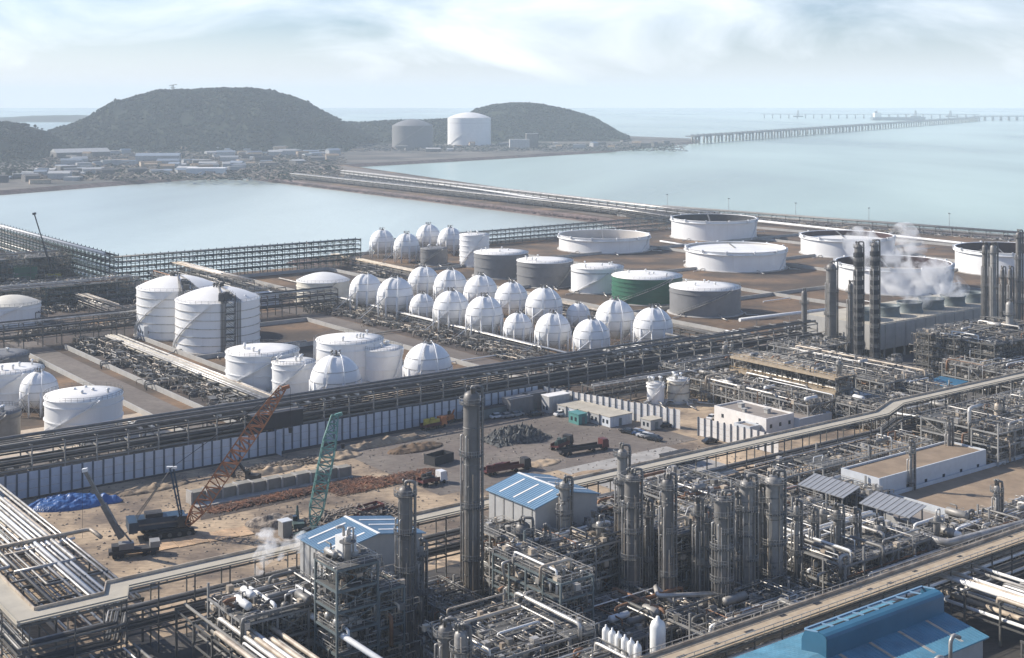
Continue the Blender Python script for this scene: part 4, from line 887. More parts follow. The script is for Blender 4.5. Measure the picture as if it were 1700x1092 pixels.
# ---------------------------------------------------------------- columns
def column(label, x, yt, yb, wpx, m='column', plats=4, downpipe=True, name='distillation_tower', bands=False, seed=0, taper=False, hook=True, h_over=None):
    rr = random.Random(seed + int(x)); D = F * CH / (yb - HY); s = D / F; r = wpx * s / 2; h = CH - (yt - HY) * s
    t = T(name, label, 'column', ((x - 850) * s, D, 0))
    b = MB(); prof = [(r * 1.12, 0), (r * 1.05, 1.5)] + ([(r * 1.25, h * .02), (r * 1.25, h * .45), (r, h * .5)] if taper else [(r, 2)]) + [(r, h - r), (r * .86, h - r * .4), (r * .5, h - r * .1), (.02, h)]
    b.lathe(prof, 24); b.build('shell', m, t)
    nb = 5 if not bands else 15
    for k in range(nb):
        z = h * (k + 1) / (nb + 1); b = MB(); b.lathe([(r * (1.25 if taper and z < h * .5 else 1), z - .1), (r * (1.25 if taper and z < h * .5 else 1) + .1, z), (r * (1.25 if taper and z < h * .5 else 1), z + .1)], 24, cap=False); b.build('band', 'pipe_grey' if not bands else 'dark', t)
    for k in range(plats):
        z = h * (k + 1) / (plats + .25); a = rad(rr.choice((-150, -60, -20, -100))); R0 = r * (1.25 if taper and z < h * .5 else 1.0)
        b = MB(); full = k == plats - 1 or bands; a0, a1 = (0, 6.283) if full else (a - 1.4, a + 1.4)
        b.arc_strip(R0 + .05, R0 + (.75 if not bands else .4), z, z + .12, a0, a1, 14)
        b.build('platform', 'grating' if not bands else 'dark', t)
        q = MB(); rail_ring(q, R0 + (.75 if not bands else .4), z, 1.1, 14, a0, a1, .07); q.build('handrail', 'steel_light', t)
    b = MB(); a = rad(-35); cx, cy = (r + .5) * math.cos(a), (r + .5) * math.sin(a)
    b.beam((cx - .3, cy, 2), (cx - .3, cy, h - 1), .08); b.beam((cx + .3, cy, 2), (cx + .3, cy, h - 1), .08)
    z = 2
    while z < h - 1: b.beam((cx - .3, cy, z), (cx + .3, cy, z), .06); z += 1.0
    b.build('ladder', 'steel_light', t)
    if downpipe:
        for a, rr_ in ((rad(-8), .26), (rad(-168), .16), (rad(-120), .12)):
            q = MB(); c, s_ = math.cos(a), math.sin(a); R1 = r * (1.3 if taper else 1) + .45
            q.path([(0, 0, h - .3), (0, 0, h + .8), (R1 * c, R1 * s_, h + .8), (R1 * c, R1 * s_, 3)], rr_, 8) if rr_ > .2 else q.path([(r * c * .9, r * s_ * .9, h * .8), (R1 * c, R1 * s_, h * .8), (R1 * c, R1 * s_, 2.5)], rr_, 7)
            q.build('downpipe', 'pipe_silver' if rr_ < .2 else 'pipe_grey', t)
    if yb > 900 and not bands:
        for k in range(6):
            a = rad(rr.uniform(-175, -5)); c, s_ = math.cos(a), math.sin(a); z1 = h * rr.uniform(.35, .95); z0 = h * rr.uniform(.02, .2); q = MB(); R1 = r + .18
            q.path([(r * c * .9, r * s_ * .9, z1), (R1 * c, R1 * s_, z1), (R1 * c, R1 * s_, z0), ((R1 + 1) * c, (R1 + 1) * s_, z0)], rr.uniform(.05, .11), 6); q.build('small_pipe', rr.choice(['pipe_silver', 'pipe_grey', 'pipe_cream']), t)
        for k in range(5):
            z = h * rr.uniform(.15, .9); a = rad(rr.uniform(-170, -10)); q = MB(); q.lathe([(.3, 0), (.3, .12), (.22, .12), (.22, .5)], 10); o_ = q.build('manhole', 'pipe_grey', t); o_.location = ((r + .0) * math.cos(a), r * math.sin(a), z); o_.rotation_euler = (0, rad(90), a)
    q = MB(); 
    for k in range(5): a = rr.uniform(0, 6.28); q.lathe([(.1, 0), (.1, 1.0), (.25, 1.05), (.25, 1.4), (.03, 1.5)], 6, r * .6 * math.cos(a), r * .6 * math.sin(a), h - r * .4)
    q.build('relief_valve', 'pipe_grey', t)
    if bands:
        for k in range(13):
            z = h * (k + .6) / 14; q = MB(); q.arc_strip(r + .1, r + .45, z, z + h / 30, rad(-175), rad(15), 12); q.build('banded_cage', 'dark', t)
    return t
column('tallest round grey stack with ladder and platforms, left of the blue-roofed sheds', 783, 648, 1012, 28, plats=4)
column('shorter round grey stack with domed top behind the steel tower', 673, 806, 1072, 24, plats=4)
column('slim grey column with valves on top in front of the right blue-roofed shed', 937, 798, 985, 18, m='column_pale')
column('grey column left in the tight pair at the centre, with tall head', 1033, 745, 985, 17, m='column_pale', plats=5)
column('wider grey column right in the tight pair at the centre', 1049, 785, 1012, 25, plats=5)
column('dark slim column with ringed head, right of the pair', 1108, 793, 1025, 20, m='column', plats=3)
column('brown pipe-wrapped column with rusty top platforms', 1199, 822, 1042, 27, m='column', plats=8)
column('mottled silver column behind and left of the stout one', 1240, 795, 1008, 25, m='column_pale', plats=5, taper=False)
column('stout silver column with hooked pipe over its head', 1284, 788, 1000, 31, m='column_pale', plats=4)
column('short slim column within the pipework left of the solar canopies', 1390, 845, 978, 13, m='column', plats=2)
column('short tan column right of the pipework block', 1457, 870, 960, 13, m='column_pale', plats=2)
column('small pale column with bulb top in front of the tan roof', 1655, 805, 905, 10, m='column_pale', plats=2)
column('left slim grey column, first of the tower group by the cooling tower', 1335, 482, 588, 9, plats=1, downpipe=False)
column('thick grey column left of the striped towers', 1380, 437, 598, 17, plats=4)
column('slender column standing just left of the striped towers', 1412, 470, 604, 9, plats=2)
column('left of the two black banded towers', 1425, 405, 618, 13, bands=True, plats=9, m='column')
column('right of the two black banded towers', 1452, 402, 625, 12, bands=True, plats=9, m='column')
column('short drum-like column with bent pipe right of the banded towers', 1486, 592, 648, 16, plats=2)
column('slim grey column at the right edge, first of the cluster', 1635, 406, 585, 9, plats=3, m='column')
column('slim grey column at the right edge, second of the cluster', 1649, 406, 590, 10, plats=3, m='column_pale')
column('shorter column between the right edge clusters', 1664, 446, 575, 7, plats=2)
column('shorter column nearer the frame edge, right edge group', 1677, 446, 580, 7, plats=2)
column('dark ringed column touching the right edge', 1691, 385, 575, 9, plats=5)
column('pale square-headed short column at the right edge', 1676, 500, 612, 12, plats=1, m='column_pale', downpipe=False)
column('tan clad column in the frame behind the tan roofs', 1657, 668, 775, 12, plats=2, m='pipe_cream')
column('short round stack by the near edge left of the white cylinders', 740, 1035, 1200, 26, plats=2, m='column')
column('second short round stack at the bottom edge under curved pipes', 765, 1045, 1215, 22, plats=1, m='column_pale')
column('ribbed grey drum column in front of the right blue-roofed shed', 868, 866, 1010, 26, plats=2, m='column')

for i, (x, yt, yb, w_) in enumerate([(985, 858, 990, 8), (1075, 838, 1005, 8), (1158, 835, 1015, 9), (1172, 850, 1010, 7), (1224, 826, 1010, 7), (1262, 812, 1000, 8), (1322, 838, 985, 9), (1350, 852, 980, 7), (1420, 852, 968, 8), (700, 905, 1050, 8), (835, 900, 1020, 8), (905, 880, 1015, 8), (1512, 740, 850, 6), (1575, 700, 800, 7)]):
    column('slim grey standpipe column rising out of the dense pipework', x, yt, yb, w_, m='column' if i % 3 else 'column_pale', plats=2, name='standpipe')
    [o for o in sc.objects if o.name.startswith('standpipe')][-1]['group'] = 'slim standpipe columns within the pipework'
# ---------------------------------------------------------------- cooling tower and steam
def cooling():
    t = T('cooling_tower', 'long pale box cooling tower with fan stacks on its roof', 'cooling tower', W(391, 302), ROT)
    b = MB(); b.box(0, 84, 0, 32, 3.5, 12.5); b.build('casing', 'conc_wall', t)
    b = MB()
    for k in range(15): b.box(k * 6 - .25 if k else 0, k * 6 + .25, -.25, 0, 3.5, 12.6)
    b.build('wall_rib', 'conc_wall', t)
    b = MB()
    for k in range(15):
        for y in (0.5, 31): b.box(k * 5.9, k * 5.9 + .6, y, y + .6, 0, 3.5)
    b.build('footing', 'conc_wall', t)
    b = MB(); b.box(0.6, 83.4, .6, 31.4, 12.5, 12.8); b.build('roof_deck', 'deck_conc', t)
    for k in range(6):
        b = MB(); b.lathe([(5.2, 12.8), (4.6, 14.2), (4.6, 15.8), (5.0, 16.6), (4.7, 16.6), (4.3, 15.8), (4.3, 13.2)], 32, 7.5 + 13.8 * k, 11, cap=False); b.build('fan_stack', 'steel_blue', t)
        b = MB()
        for j in range(6): a = j * math.pi / 3; b.beam((7.5 + 13.8 * k, 11, 14.6), (7.5 + 13.8 * k + 4.1 * math.cos(a), 11 + 4.1 * math.sin(a), 14.6), .7, .1)
        b.build('fan_blades', 'steel_light', t)
    b = MB()
    for k in range(40):
        b.beam((84 * k / 40, .3, 12.8), (84 * k / 40, .3, 13.9), .07)
    b.beam((0, .3, 13.9), (84, .3, 13.9), .09); b.build('handrail', 'steel_light', t)
cooling()
def steam(label, lumps, dens, seed):
    """rounded overlapping puffs joined to one hull, filled with an uneven white volume"""
    import bmesh
    c0 = Vector(lumps[0][:3]); bm = bmesh.new()
    for (x, y, z, r) in lumps:
        m_ = Matrix.Translation(Vector((x, y, z)) - c0); bmesh.ops.create_icosphere(bm, subdivisions=3, radius=r, matrix=m_)
    for v in bm.verts: v.co += Vector(noise.noise_vector(v.co * .35 + Vector((seed, 0, 0)))) * .9
    me = bpy.data.meshes.new('steam_plume'); bm.to_mesh(me); bm.free()
    o = bpy.data.objects.new('steam_plume', me); sc.collection.objects.link(o); o.location = c0
    rm = o.modifiers.new('union', 'REMESH'); rm.mode = 'VOXEL'; rm.voxel_size = max(.4, lumps[0][3] * .18)
    m = bpy.data.materials.new('steam%d' % seed); m.use_nodes = True; t = m.node_tree; t.nodes.clear()
    out = N(t, 'ShaderNodeOutputMaterial'); pv = N(t, 'ShaderNodeVolumePrincipled'); pv.inputs['Color'].default_value = (.98, .98, .98, 1); pv.inputs['Anisotropy'].default_value = .2
    tcn = N(t, 'ShaderNodeTexCoord'); n = N(t, 'ShaderNodeTexNoise'); n.inputs['Scale'].default_value = .17 if lumps[0][3] > 4 else .55; n.inputs['Detail'].default_value = 4; n.inputs['Distortion'].default_value = .7; L(t, tcn.outputs['Object'], n.inputs['Vector'])
    r = N(t, 'ShaderNodeMapRange'); r.inputs['From Min'].default_value = .47; r.inputs['From Max'].default_value = .75; r.inputs['To Max'].default_value = dens; L(t, n.outputs['Fac'], r.inputs['Value'])
    L(t, r.outputs[0], pv.inputs['Density']); L(t, pv.outputs[0], out.inputs['Volume']); me.materials.append(m)
    o['kind'] = 'stuff'; o['label'] = label; o['category'] = 'steam'
def lump(u, v, z, du, dv, dz, n, r0, r1, seed):
    rr = random.Random(seed); L_ = []
    for k in range(n):
        f = k / max(1, n - 1); p = W(u + du * f + rr.uniform(-1, 1) * r0 * .35, v + dv * f, z + dz * f + rr.uniform(-.3, .3) * r0)
        L_.append((p.x, p.y, p.z, r0 + (r1 - r0) * f * rr.uniform(.8, 1.2)))
    return L_
p = W(391 + 7.5 + 13.8 * 1.4, 313)
steam('white steam cloud drifting left from the cooling tower fans', lump(391 + 44, 313, 17, -20, 14, 22, 12, 5.0, 7.5, 1) + lump(391 + 50, 313, 17, -5, 10, 22, 8, 4.5, 6, 4) + lump(391 + 36, 313, 17, -6, 5, 9, 5, 4.2, 5, 6), .42, 3)
steam('small white steam puff over the right cooling tower fan', lump(391 + 63, 313, 17, -6, 3, 9, 5, 5.2, 6, 2), .6, 5)
pv_ = GU(443, 940, 12)
steam('small white steam puff rising from the vent left of the steel tower', lump(pv_[0] - 1, pv_[1], 12, 1, -.3, 4.5, 5, 1.3, 2.2, 7) + lump(pv_[0] + .8, pv_[1], 15.5, 6, -2, .3, 5, 2.0, 1.8, 8), 1.3, 9)

# ---------------------------------------------------------------- buildings
def shed(label, u0, u1, w0, w1, h, ridge_axis, rise, wallm, roofm, strips=True, name='shed', monitor=False):
    t = T(name, label, 'shed', W(u0, w0), ROT); X, Y = u1 - u0, w1 - w0
    b = MB()
    if ridge_axis == 'w':
        xm = X / 2
        b.box(0, X, 0, Y, 0, h)
        for y in (0, Y - .01): b.quad((0, y, h), (X, y, h), (xm, y, h + rise)) if y == 0 else b.quad((X, y + .01, h), (0, y + .01, h), (xm, y + .01, h + rise))
        b.build('wall', wallm, t)
        ov = .5
        for s in (0, 1):
            xa = -ov if s == 0 else X + ov; za = h - ov * rise / xm + .03; b = MB(); P = [(xa, -ov, za), (xm, -ov, h + rise + .03), (xm, Y + ov, h + rise + .03), (xa, Y + ov, za)]
            if s == 0: P = [P[0], P[1], P[2], P[3]]
            b.hexa([Vector(q) for q in P] + [Vector(q) + Vector((0, 0, .18)) for q in P])
            for k in range(22): y = -.4 + (Y + .8) * k / 21; b.beam((P[0][0], y, P[0][2] + .2), (xm, y, h + rise + .23), .08, .07)
            b.build('roof', roofm, t)
            for k in range(3):
                y = Y * (k + .6) / 3.3; q = MB(); a = Vector((xa * .9 + xm * .1, y, 0)); c = Vector((xa * .15 + xm * .85, y, 0))
                a.z = za + (h + rise + .03 - za) * .1 + .24; c.z = za + (h + rise + .03 - za) * .85 + .24
                if strips: q.beam(a, c, .45, .08); q.build('skylight', 'white_roof', t)
        q = MB(); q.beam((xm, -ov, h + rise + .25), (xm, Y + ov, h + rise + .25), .5, .12); q.build('ridge_cap', 'white_roof', t)
        q = MB()
        for k in range(5): q.box(-.1, -.02, Y * (k + .3) / 5, Y * (k + .3) / 5 + .3, 0, h - .3)
        q.build('downspout', 'steel_light', t)
        q = MB(); q.box(X * .35, X * .6, -.08, -.02, 0, h * .55); q.build('door', 'wall_white', t)
    return t
shed('blue-roofed grey shed, the left one, behind the steel tower', 111.8, 130.5, 200, 211, 16.5, 'w', 1.7, 'wall_grey', 'blue_roof')
shed('blue-roofed pale shed, the right one, beside the tallest stack', 155.5, 171, 199, 214, 16.5, 'w', 1.8, 'wall_grey', 'blue_roof')
def blue_hall():
    t = T('blue_hall', 'large deep blue roofed hall with raised ridge monitor at the bottom right', 'hall', W(142, 122), ROT); X = 43.5
    ZR, ZE = 11.2, 9.6; Y = 18; YM = 9.2
    b = MB(); b.box(.3, X - .3, .3, Y - .3, 0, ZE - .1); b.quad((X - .3, .3, ZE - .1), (X - .3, Y - .3, ZE - .1), (X - .3, YM, ZR - .15)); b.quad((.3, .3, ZE - .1), (.3, YM, ZR - .15), (.3, Y - .3, ZE - .1)); b.build('wall', 'wall_grey', t)
    for P in ([(-.4, -.4, ZE), (X + .4, -.4, ZE), (X + .4, YM, ZR), (-.4, YM, ZR)], [(-.4, YM, ZR), (X + .4, YM, ZR), (X + .4, Y + .4, ZE), (-.4, Y + .4, ZE)]):
        b = MB(); b.hexa([Vector(q) for q in P] + [Vector(q) + Vector((0, 0, .2)) for q in P])
        for k in range(58): x = -.3 + (X + .6) * k / 57; b.beam((x, P[0][1], P[0][2] + .22), (x, P[3][1], P[3][2] + .22), .09, .07)
        b.build('roof', 'blue_mid', t)
    b = MB(); n = 10   # curved monitor
    x0, x1 = 14.5, X; prof = [(YM - 1.6, ZR - .4), (YM - 1.6, ZR + 2.7), (YM - 1.35, ZR + 3.1), (YM - .8, ZR + 3.3), (YM + .1, ZR + 3.35)]
    for (ya, za), (yb, zb) in zip(prof, prof[1:]): b.hexa([(x0, ya, za), (x1, ya, za), (x1, ya + .15, za), (x0, ya + .15, za), (x0, yb, zb), (x1, yb, zb), (x1, yb + .15, zb), (x0, yb + .15, zb)])
    b.build('ridge_monitor', 'blue_deep', t)
    for x in (x0, x1):
        b = MB(); pts = [(x, y, z) for y, z in prof] + [(x, YM + 2.6, ZR + 2.8), (x, YM + 3.2, ZR + 1.4), (x, YM + 3.2, ZR - .9)]; b.quad(*pts); b.quad(*[(p[0] - .12, p[1], p[2]) for p in reversed(pts)]); b.build('monitor_end', 'blue_deep', t)
    b = MB(); b.beam((x0, YM + 2.6, ZR + 3.0), (x1, YM + 2.6, ZR + 3.0), .35, .3)
    for k in range(9): x = x0 + (x1 - x0) * k / 8; b.beam((x, YM + .1, ZR + 3.35), (x, YM + 2.6, ZR + 3.0), .2)
    b.build('monitor_frame', 'blue_roof', t)
    b = MB(); b.box(x0, x1, YM + 2.9, YM + 3.2, ZR - .8, ZR + 1.8); b.build('louvre', 'dark', t)
    for k in range(6):
        x = 3 + k * 7.1; q = MB(); q.beam((x, .5, ZE + .32), (x, YM - 1.8, ZE + .3 + (ZR - ZE) * (YM - 1.8 + .4) / (YM + .4)), .6, .05); q.build('skylight', 'pad_cream', t)
blue_hall()
def flat(label, u0, u1, w0, w1, h, wallm, roofm, par=.5, name='flat_roof_building', win=0, cat='building', unit=None):
    t = T(name, label, cat, W(u0, w0), ROT); X, Y = u1 - u0, w1 - w0; b = MB(); b.box(0, X, 0, Y, 0, h); b.build('wall', wallm, t)
    b = MB(); b.box(.35, X - .35, .35, Y - .35, h, h + .08); b.build('roof', roofm, t)
    b = MB(); b.box(0, X, 0, .35, h, h + par); b.box(0, X, Y - .35, Y, h, h + par); b.box(0, .35, .35, Y - .35, h, h + par); b.box(X - .35, X, .35, Y - .35, h, h + par); b.build('parapet', wallm, t)
    for k in range(win):
        q = MB(); x = X * (k + .5) / win; q.box(x - .45, x + .45, -.05, .1, h * .5, h * .72); q.build('window', 'glass', t)
        q = MB(); y = Y * (k + .5) / win; q.box(-.05, .1, y - .45, y + .45, h * .5, h * .72); q.build('window', 'glass', t)
    if unit:
        for (x, y, s) in unit: q = MB(); q.box(x, x + s, y, y + s, h + .1, h + .1 + s * .8); q.box(x - .2, x + s + .2, y - .2, y + s + .2, h + .1 + s * .8, h + .3 + s * .8); q.build('roof_hatch', 'conc_wall', t)
    return t
flat('long flat building with brown roof and bluish wall, the upper one', 244, 285, 187.3, 198, 9, 'wall_white', 'roof_brown', win=6)
flat('lower brown-roofed building in front of the long one at the right', 247, 300, 167, 187, 5, 'wall_white', 'roof_brown', par=.9)
flat('white control building with grey-brown roof and three roof hatches', 278.5, 290, 252, 272, 4.8, 'fence_white', 'roof_greybrown', win=3, unit=[(5, 14, 1.4), (6, 5, 1.4), (2, 10, 1.0)])
flat('low green-roofed building beside the left shore rack', 206, 218, 700, 716, 6, 'green', 'green', win=0)
flat('long bluish shed in the pipework at the far left', 150, 176, 628, 640, 6, 'wall_grey', 'wall_white', win=3)
flat('low extension of the control building toward the pale tray bridge', 290.2, 304, 250, 268, 3.4, 'wall_white', 'roof_greybrown')
flat('small white hut attached in front of the control building', 274, 278.3, 254, 260, 2.8, 'wall_white', 'roof_greybrown', win=1)
flat('small grey building with flat roof beneath the right solar canopy', 236, 246, 170, 180, 4.5, 'wall_grey', 'roof_greybrown', win=2)
flat('pale house left of the tall domed tanks', 196, 208, 498, 505, 5, 'wall_white', 'deck_tan', win=3)
flat('small white house near the domed tank by the spheres', 268, 278, 545, 555, 5, 'wall_white', 'white_roof', win=2)
flat('white hut on the roof of the bottom centre steel tower', 107, 109.6, 186.5, 189.3, .1, 'wall_white', 'white_roof', par=.1) if False else None
def rooftop_unit():
    t = T('rooftop_unit', 'white box with twin pipes on top of the bottom centre steel tower', 'rooftop unit', W(107, 187.5, 20.2), ROT)
    b = MB(); b.box(0, 2.6, 0, 2.4, 0, 3.4); b.build('cabinet', 'pipe_white', t)
    b = MB(); b.path([(.8, 1, 3.4), (.8, 1, 5), (-.6, 1, 5)], .25); b.path([(1.8, 1, 3.4), (1.8, 1, 4.6)], .3); b.build('pipe', 'pipe_silver', t)
    b = MB(); b.box(-.8, 3.4, -.8, 3.2, 0.02, .15); b.build('base', 'dark', t)
rooftop_unit()
def canopy(label, u, v):
    t = T('solar_canopy', label, 'solar canopy', W(u, v), ROT, group='grey slatted canopies by the tan roofs'); X, Y = 5.6, 12.5
    for x in (.4, X - .4):
        for y in (.5, Y / 2, Y - .5): q = MB(); q.beam((x, y, 0), (x, y, 7.8 + x * .28), .25); q.build('post', 'steel_light', t)
    b = MB(); P = [Vector((-.3, -.3, 7.8)), Vector((X, -.3, 9.3)), Vector((X, Y, 9.3)), Vector((-.3, Y, 7.8))]; b.hexa(P + [p + Vector((0, 0, .15)) for p in P]); b.build('panel_roof', 'solar', t)
    for k in range(9):
        y = Y * k / 9 + .6; q = MB(); q.beam((-.3, y, 8.0), (X, y, 9.5), .12, .08); q.build('slat', 'steel_light', t)
canopy('grey slatted canopy on posts, the farther one beside the pipework', 230.5, 186.5)
canopy('grey slatted canopy on posts, the nearer one above the small grey building', 230.5, 169.5)
tp = T('blue_tarp_roof', 'flat bright blue roof behind the pale tray bridge at the right', 'roof', W(340, 238), ROT)
b = MB(); P = [Vector((0, 0, 5)), Vector((11, 0, 5.6)), Vector((11, 10, 5.6)), Vector((0, 10, 5))]; b.hexa(P + [p + Vector((0, 0, .2)) for p in P]); b.build('roof', 'blue_deep', tp)
b = MB(); [b.beam((x, y, 0), (x, y, 5), .3) for x in (.5, 10.5) for y in (.5, 9.5)]; b.build('post', 'steel_light', tp)
tp.location = W(348, 242, 1.2)

# site offices and containers
def container(label, u, v, X, Y, h, m, z=0, roof='deck_conc', name='site_office', cat='site office', rot=0, win=True):
    t = T(name, label, cat, W(u, v, z), ROT + rot); b = MB(); b.box(0, X, 0, Y, .1, h)
    b.build('wall', m, t); q = MB(); q.box(-.15, X + .15, -.15, Y + .15, h, h + .2); q.build('roof', roof, t)
    q = MB(); n = int(X / 1.2)
    for k in range(n): q.box(X * k / n, X * k / n + .12, -.06, 0, .2, h - .1)
    q.build('wall_rib', m, t)
    if win:
        for k in range(2): q = MB(); q.box(-.08, 0, Y * (.2 + .4 * k), Y * (.2 + .4 * k) + Y * .18, 1, 2.1); q.build('window', 'glass', t)
        q = MB(); q.box(X * .4, X * .4 + 1, -.12, -.06, .2, 2.3); q.build('door', 'steel_blue', t)
    return t
offs = [(244, 302), (246, 298.5)]
for i in range(5):
    container('pale flat-roofed site office, number %s from the upper end of the row' % ['one', 'two', 'three', 'four', 'five', 'six'][i], 249 + i * .5, 304 - i * 4.4, 8.5, 4.2, 3, 'wall_white' if i % 3 else 'wall_grey')
container('site office with teal glass front in the middle of the row', 245.6, 294, 3.2, 4.5, 3, 'office_green', roof='office_green')
container('grey two-storey office with white roof near the fence corner', 247.5, 310, 8, 3.6, 5, 'wall_grey', roof='white_roof')
container('dark grey container block below the fence, left one', 236, 314, 8.5, 4, 5, 'dark_grey_tank', roof='grey_tank', name='container', cat='container')
container('dark grey container block below the fence, right one', 243.5, 316.3, 8, 3, 5, 'dark_grey_tank', roof='grey_tank', name='container', cat='container')
container('dark blue container against the fence at the far end of the yard', 222, 316, 14, 2.6, 3.0, 'steel_blue', roof='dark', name='container', cat='container')
container('small grey hut at the lower end of the office row', 258, 277, 4.6, 4, 2.8, 'wall_grey')
container('small pale green cabin on the sandy ground left of the left shed', 132, 257, 2.2, 2.2, 3.4, 'steel_light', roof='wall_white', name='site_cabin', cat='cabin', win=False)
container('black ribbed skip standing alone on the pale concrete pad', 236, 245.5, 9, 4.5, 2.6, 'dark', roof='dark', name='skip', cat='skip', win=False)
def openbox(label, u, v, X, Y, h, m, rot=0):
    t = T('open_skip', label, 'skip', W(u, v), ROT + rot)
    b = MB(); b.box(0, X, 0, .15, 0, h); b.build('side_wall', m, t); b = MB(); b.box(0, X, Y - .15, Y, 0, h); b.build('side_wall', m, t); b = MB(); b.box(0, .15, .15, Y - .15, 0, h); b.build('end_wall', m, t); b = MB(); b.box(X - .15, X, .15, Y - .15, 0, h); b.build('end_wall', m, t); b = MB(); b.box(.15, X - .15, .15, Y - .15, 0, .15); b.build('floor', m, t)
g = GU(600, 862); openbox('open dark maroon skip behind the left blue-roofed shed', g[0], g[1], 6.5, 3, 2.2, 'maroon', .1)
g = GU(722, 775); openbox('black open-topped bin left of the tallest stack', g[0], g[1], 7, 4, 2.4, 'dark', .2)

# ---------------------------------------------------------------- vehicles
def make_car():
    t = T('parked_car', 'x', 'car', (0, 0, 0), 0, 'cars parked in the site yard')
    b = MB()
    prof = [(-2.2, .35), (-2.25, .8), (-1.9, .95), (-1.0, 1.0), (1.3, 1.0), (2.15, .85), (2.25, .4)]
    L0 = [Vector((x, -.85, z)) for x, z in prof]; L1 = [Vector((x, .85, z)) for x, z in prof]
    b.rings([L0, L1], smooth=False); b.build('body', 'car_white', t)
    q = MB(); q.hexa([(-1.7, -.78, .95), (1.2, -.78, .95), (1.2, .78, .95), (-1.7, .78, .95), (-1.2, -.62, 1.45), (.5, -.62, 1.45), (.5, .62, 1.45), (-1.2, .62, 1.45)]); q.build('window', 'glass', t)
    q = MB(); q.box(-1.15, .45, -.6, .6, 1.45, 1.5); q.build('roof', 'car_white', t)
    for x in (-1.4, 1.4):
        for y in (-.8, .8): q = MB(); q.hlathe([(.32, -.1), (.32, .1)], 12, (x, y, .33), 'y'); q.build('wheel', 'tyre', t)
    return t
CAR = make_car(); first = True
def scale_car(root, m):
    for c in root.children:
        if c.name.startswith(('body', 'roof')): 
            c.data = c.data.copy(); c.data.materials[0] = MATS[m]
cars = [(1042, 712, 'car_dark', 'black car at the left end of the row by the offices'), (1056, 713, 'car_silver', 'silver car, second in the row by the offices'), (1063, 716, 'car_blue', 'dark blue car, third in the row by the offices'), (1070, 719, 'car_white', 'white car in the middle of the row by the offices'), (1078, 721, 'car_silver', 'silver car right of the white one by the offices'), (1086, 724, 'car_dark', 'black car at the right end of the row by the offices'),
        (826, 694, 'car_white', 'white car by the fence, left of the silver ones'), (842, 693, 'car_silver', 'silver car by the fence left of the containers'), (858, 691, 'car_silver', 'second silver car by the fence near the containers'), (932, 690, 'car_white', 'white car parked beside the grey two-storey office'), (889, 690, 'car_dark', 'dark van in front of the container block'), (1105, 709, 'car_dark', 'dark van at the lower end of the office row'), (1179, 735, 'car_dark', 'dark car parked below the short white fence'), (1183, 696, 'car_white', 'white car beside the control building wall'),
        (1540, 598, 'car_white', 'white car on the road below the cooling tower')]
for i, (x, y, m, lab) in enumerate(cars):
    if i == 0: CAR.location = G(x, y + 7, .09); CAR.rotation_euler = (0, 0, ROT + 1.9); CAR['label'] = lab; c = CAR; KIDS[CAR.name] = list(CAR.children)
    else: c = dup(CAR, G(x, y + (7 if i < 6 else 0), .09), ROT + (1.9 if i < 6 else R.uniform(-.4, .4)), label=lab, scale=1.05)
    scale_car(c, m)
def truck(label, p, rot, cabm, loadm, load, Lb=9.0):
    t = T('flatbed_truck', label, 'truck', p, rot)
    b = MB(); b.hexa([(Lb / 2 + .2, -1.2, .7), (Lb / 2 + 2.3, -1.2, .7), (Lb / 2 + 2.3, 1.2, .7), (Lb / 2 + .2, 1.2, .7), (Lb / 2 + .2, -1.15, 3.0), (Lb / 2 + 1.9, -1.15, 3.0), (Lb / 2 + 1.9, 1.15, 3.0), (Lb / 2 + .2, 1.15, 3.0)]); c = b.build('cab', cabm, t)
    q = MB(); q.box(Lb / 2 + 1.95, Lb / 2 + 2.25, -1.0, 1.0, 1.7, 2.6); q.build('windscreen', 'glass', c)
    b = MB(); b.box(-Lb / 2, Lb / 2, -1.25, 1.25, 1.0, 1.3); b.box(-Lb / 2, Lb / 2, -1.25, -1.17, 1.3, 1.9); b.box(-Lb / 2, Lb / 2, 1.17, 1.25, 1.3, 1.9); b.build('flatbed', 'maroon' if loadm != 'dark' else 'dark', t)
    for x in (-Lb * .4, -Lb * .27, Lb * .3, Lb / 2 + 1.2):
        for y in (-1.05, 1.05): q = MB(); q.hlathe([(.5, -.18), (.5, .18)], 12, (x, y, .5), 'y'); q.build('wheel', 'tyre', t)
    if load:
        q = MB(); rr = random.Random(int(p.x * 10) & 255)
        for k in range(14): x = rr.uniform(-Lb / 2 + .5, Lb / 2 - 1.5); y = rr.uniform(-.9, .6); q.box(x, x + rr.uniform(.6, 2.2), y, y + rr.uniform(.3, .7), 1.32, 1.4 + rr.uniform(.2, 1.6))
        q.build('load', loadm, None, label='load piled on the ' + ' '.join(label.split()[:7]), category='load'); bpy.context.view_layer.update(); o = sc.collection.objects[-1] if False else None
        ob = [x for x in bpy.data.objects if x.name.startswith('load')][-1]; ob.location = p; ob.rotation_euler = (0, 0, rot); ob.name = 'truck_load'
    return t
truck('long maroon flatbed lorry with red cab in the yard', G(962, 752), ROT - .12, 'maroon', 'dark', False, 13)
truck('black flatbed truck loaded with red machinery beside the tallest stack', G(835, 785), ROT - .1, 'dark', 'maroon', True, 11)
truck('small green flatbed truck with dark cab in the yard', G(930, 745), ROT + .35, 'dark', 'steel_green', True, 6)
truck('orange tipper truck near the fence in the shade', G(715, 712), ROT + .1, 'orange', 'yellow', True, 6)
truck('low dark truck carrying blue drums left of the tallest stack', G(712, 805), ROT, 'car_white', 'pipe_dark', True, 5)

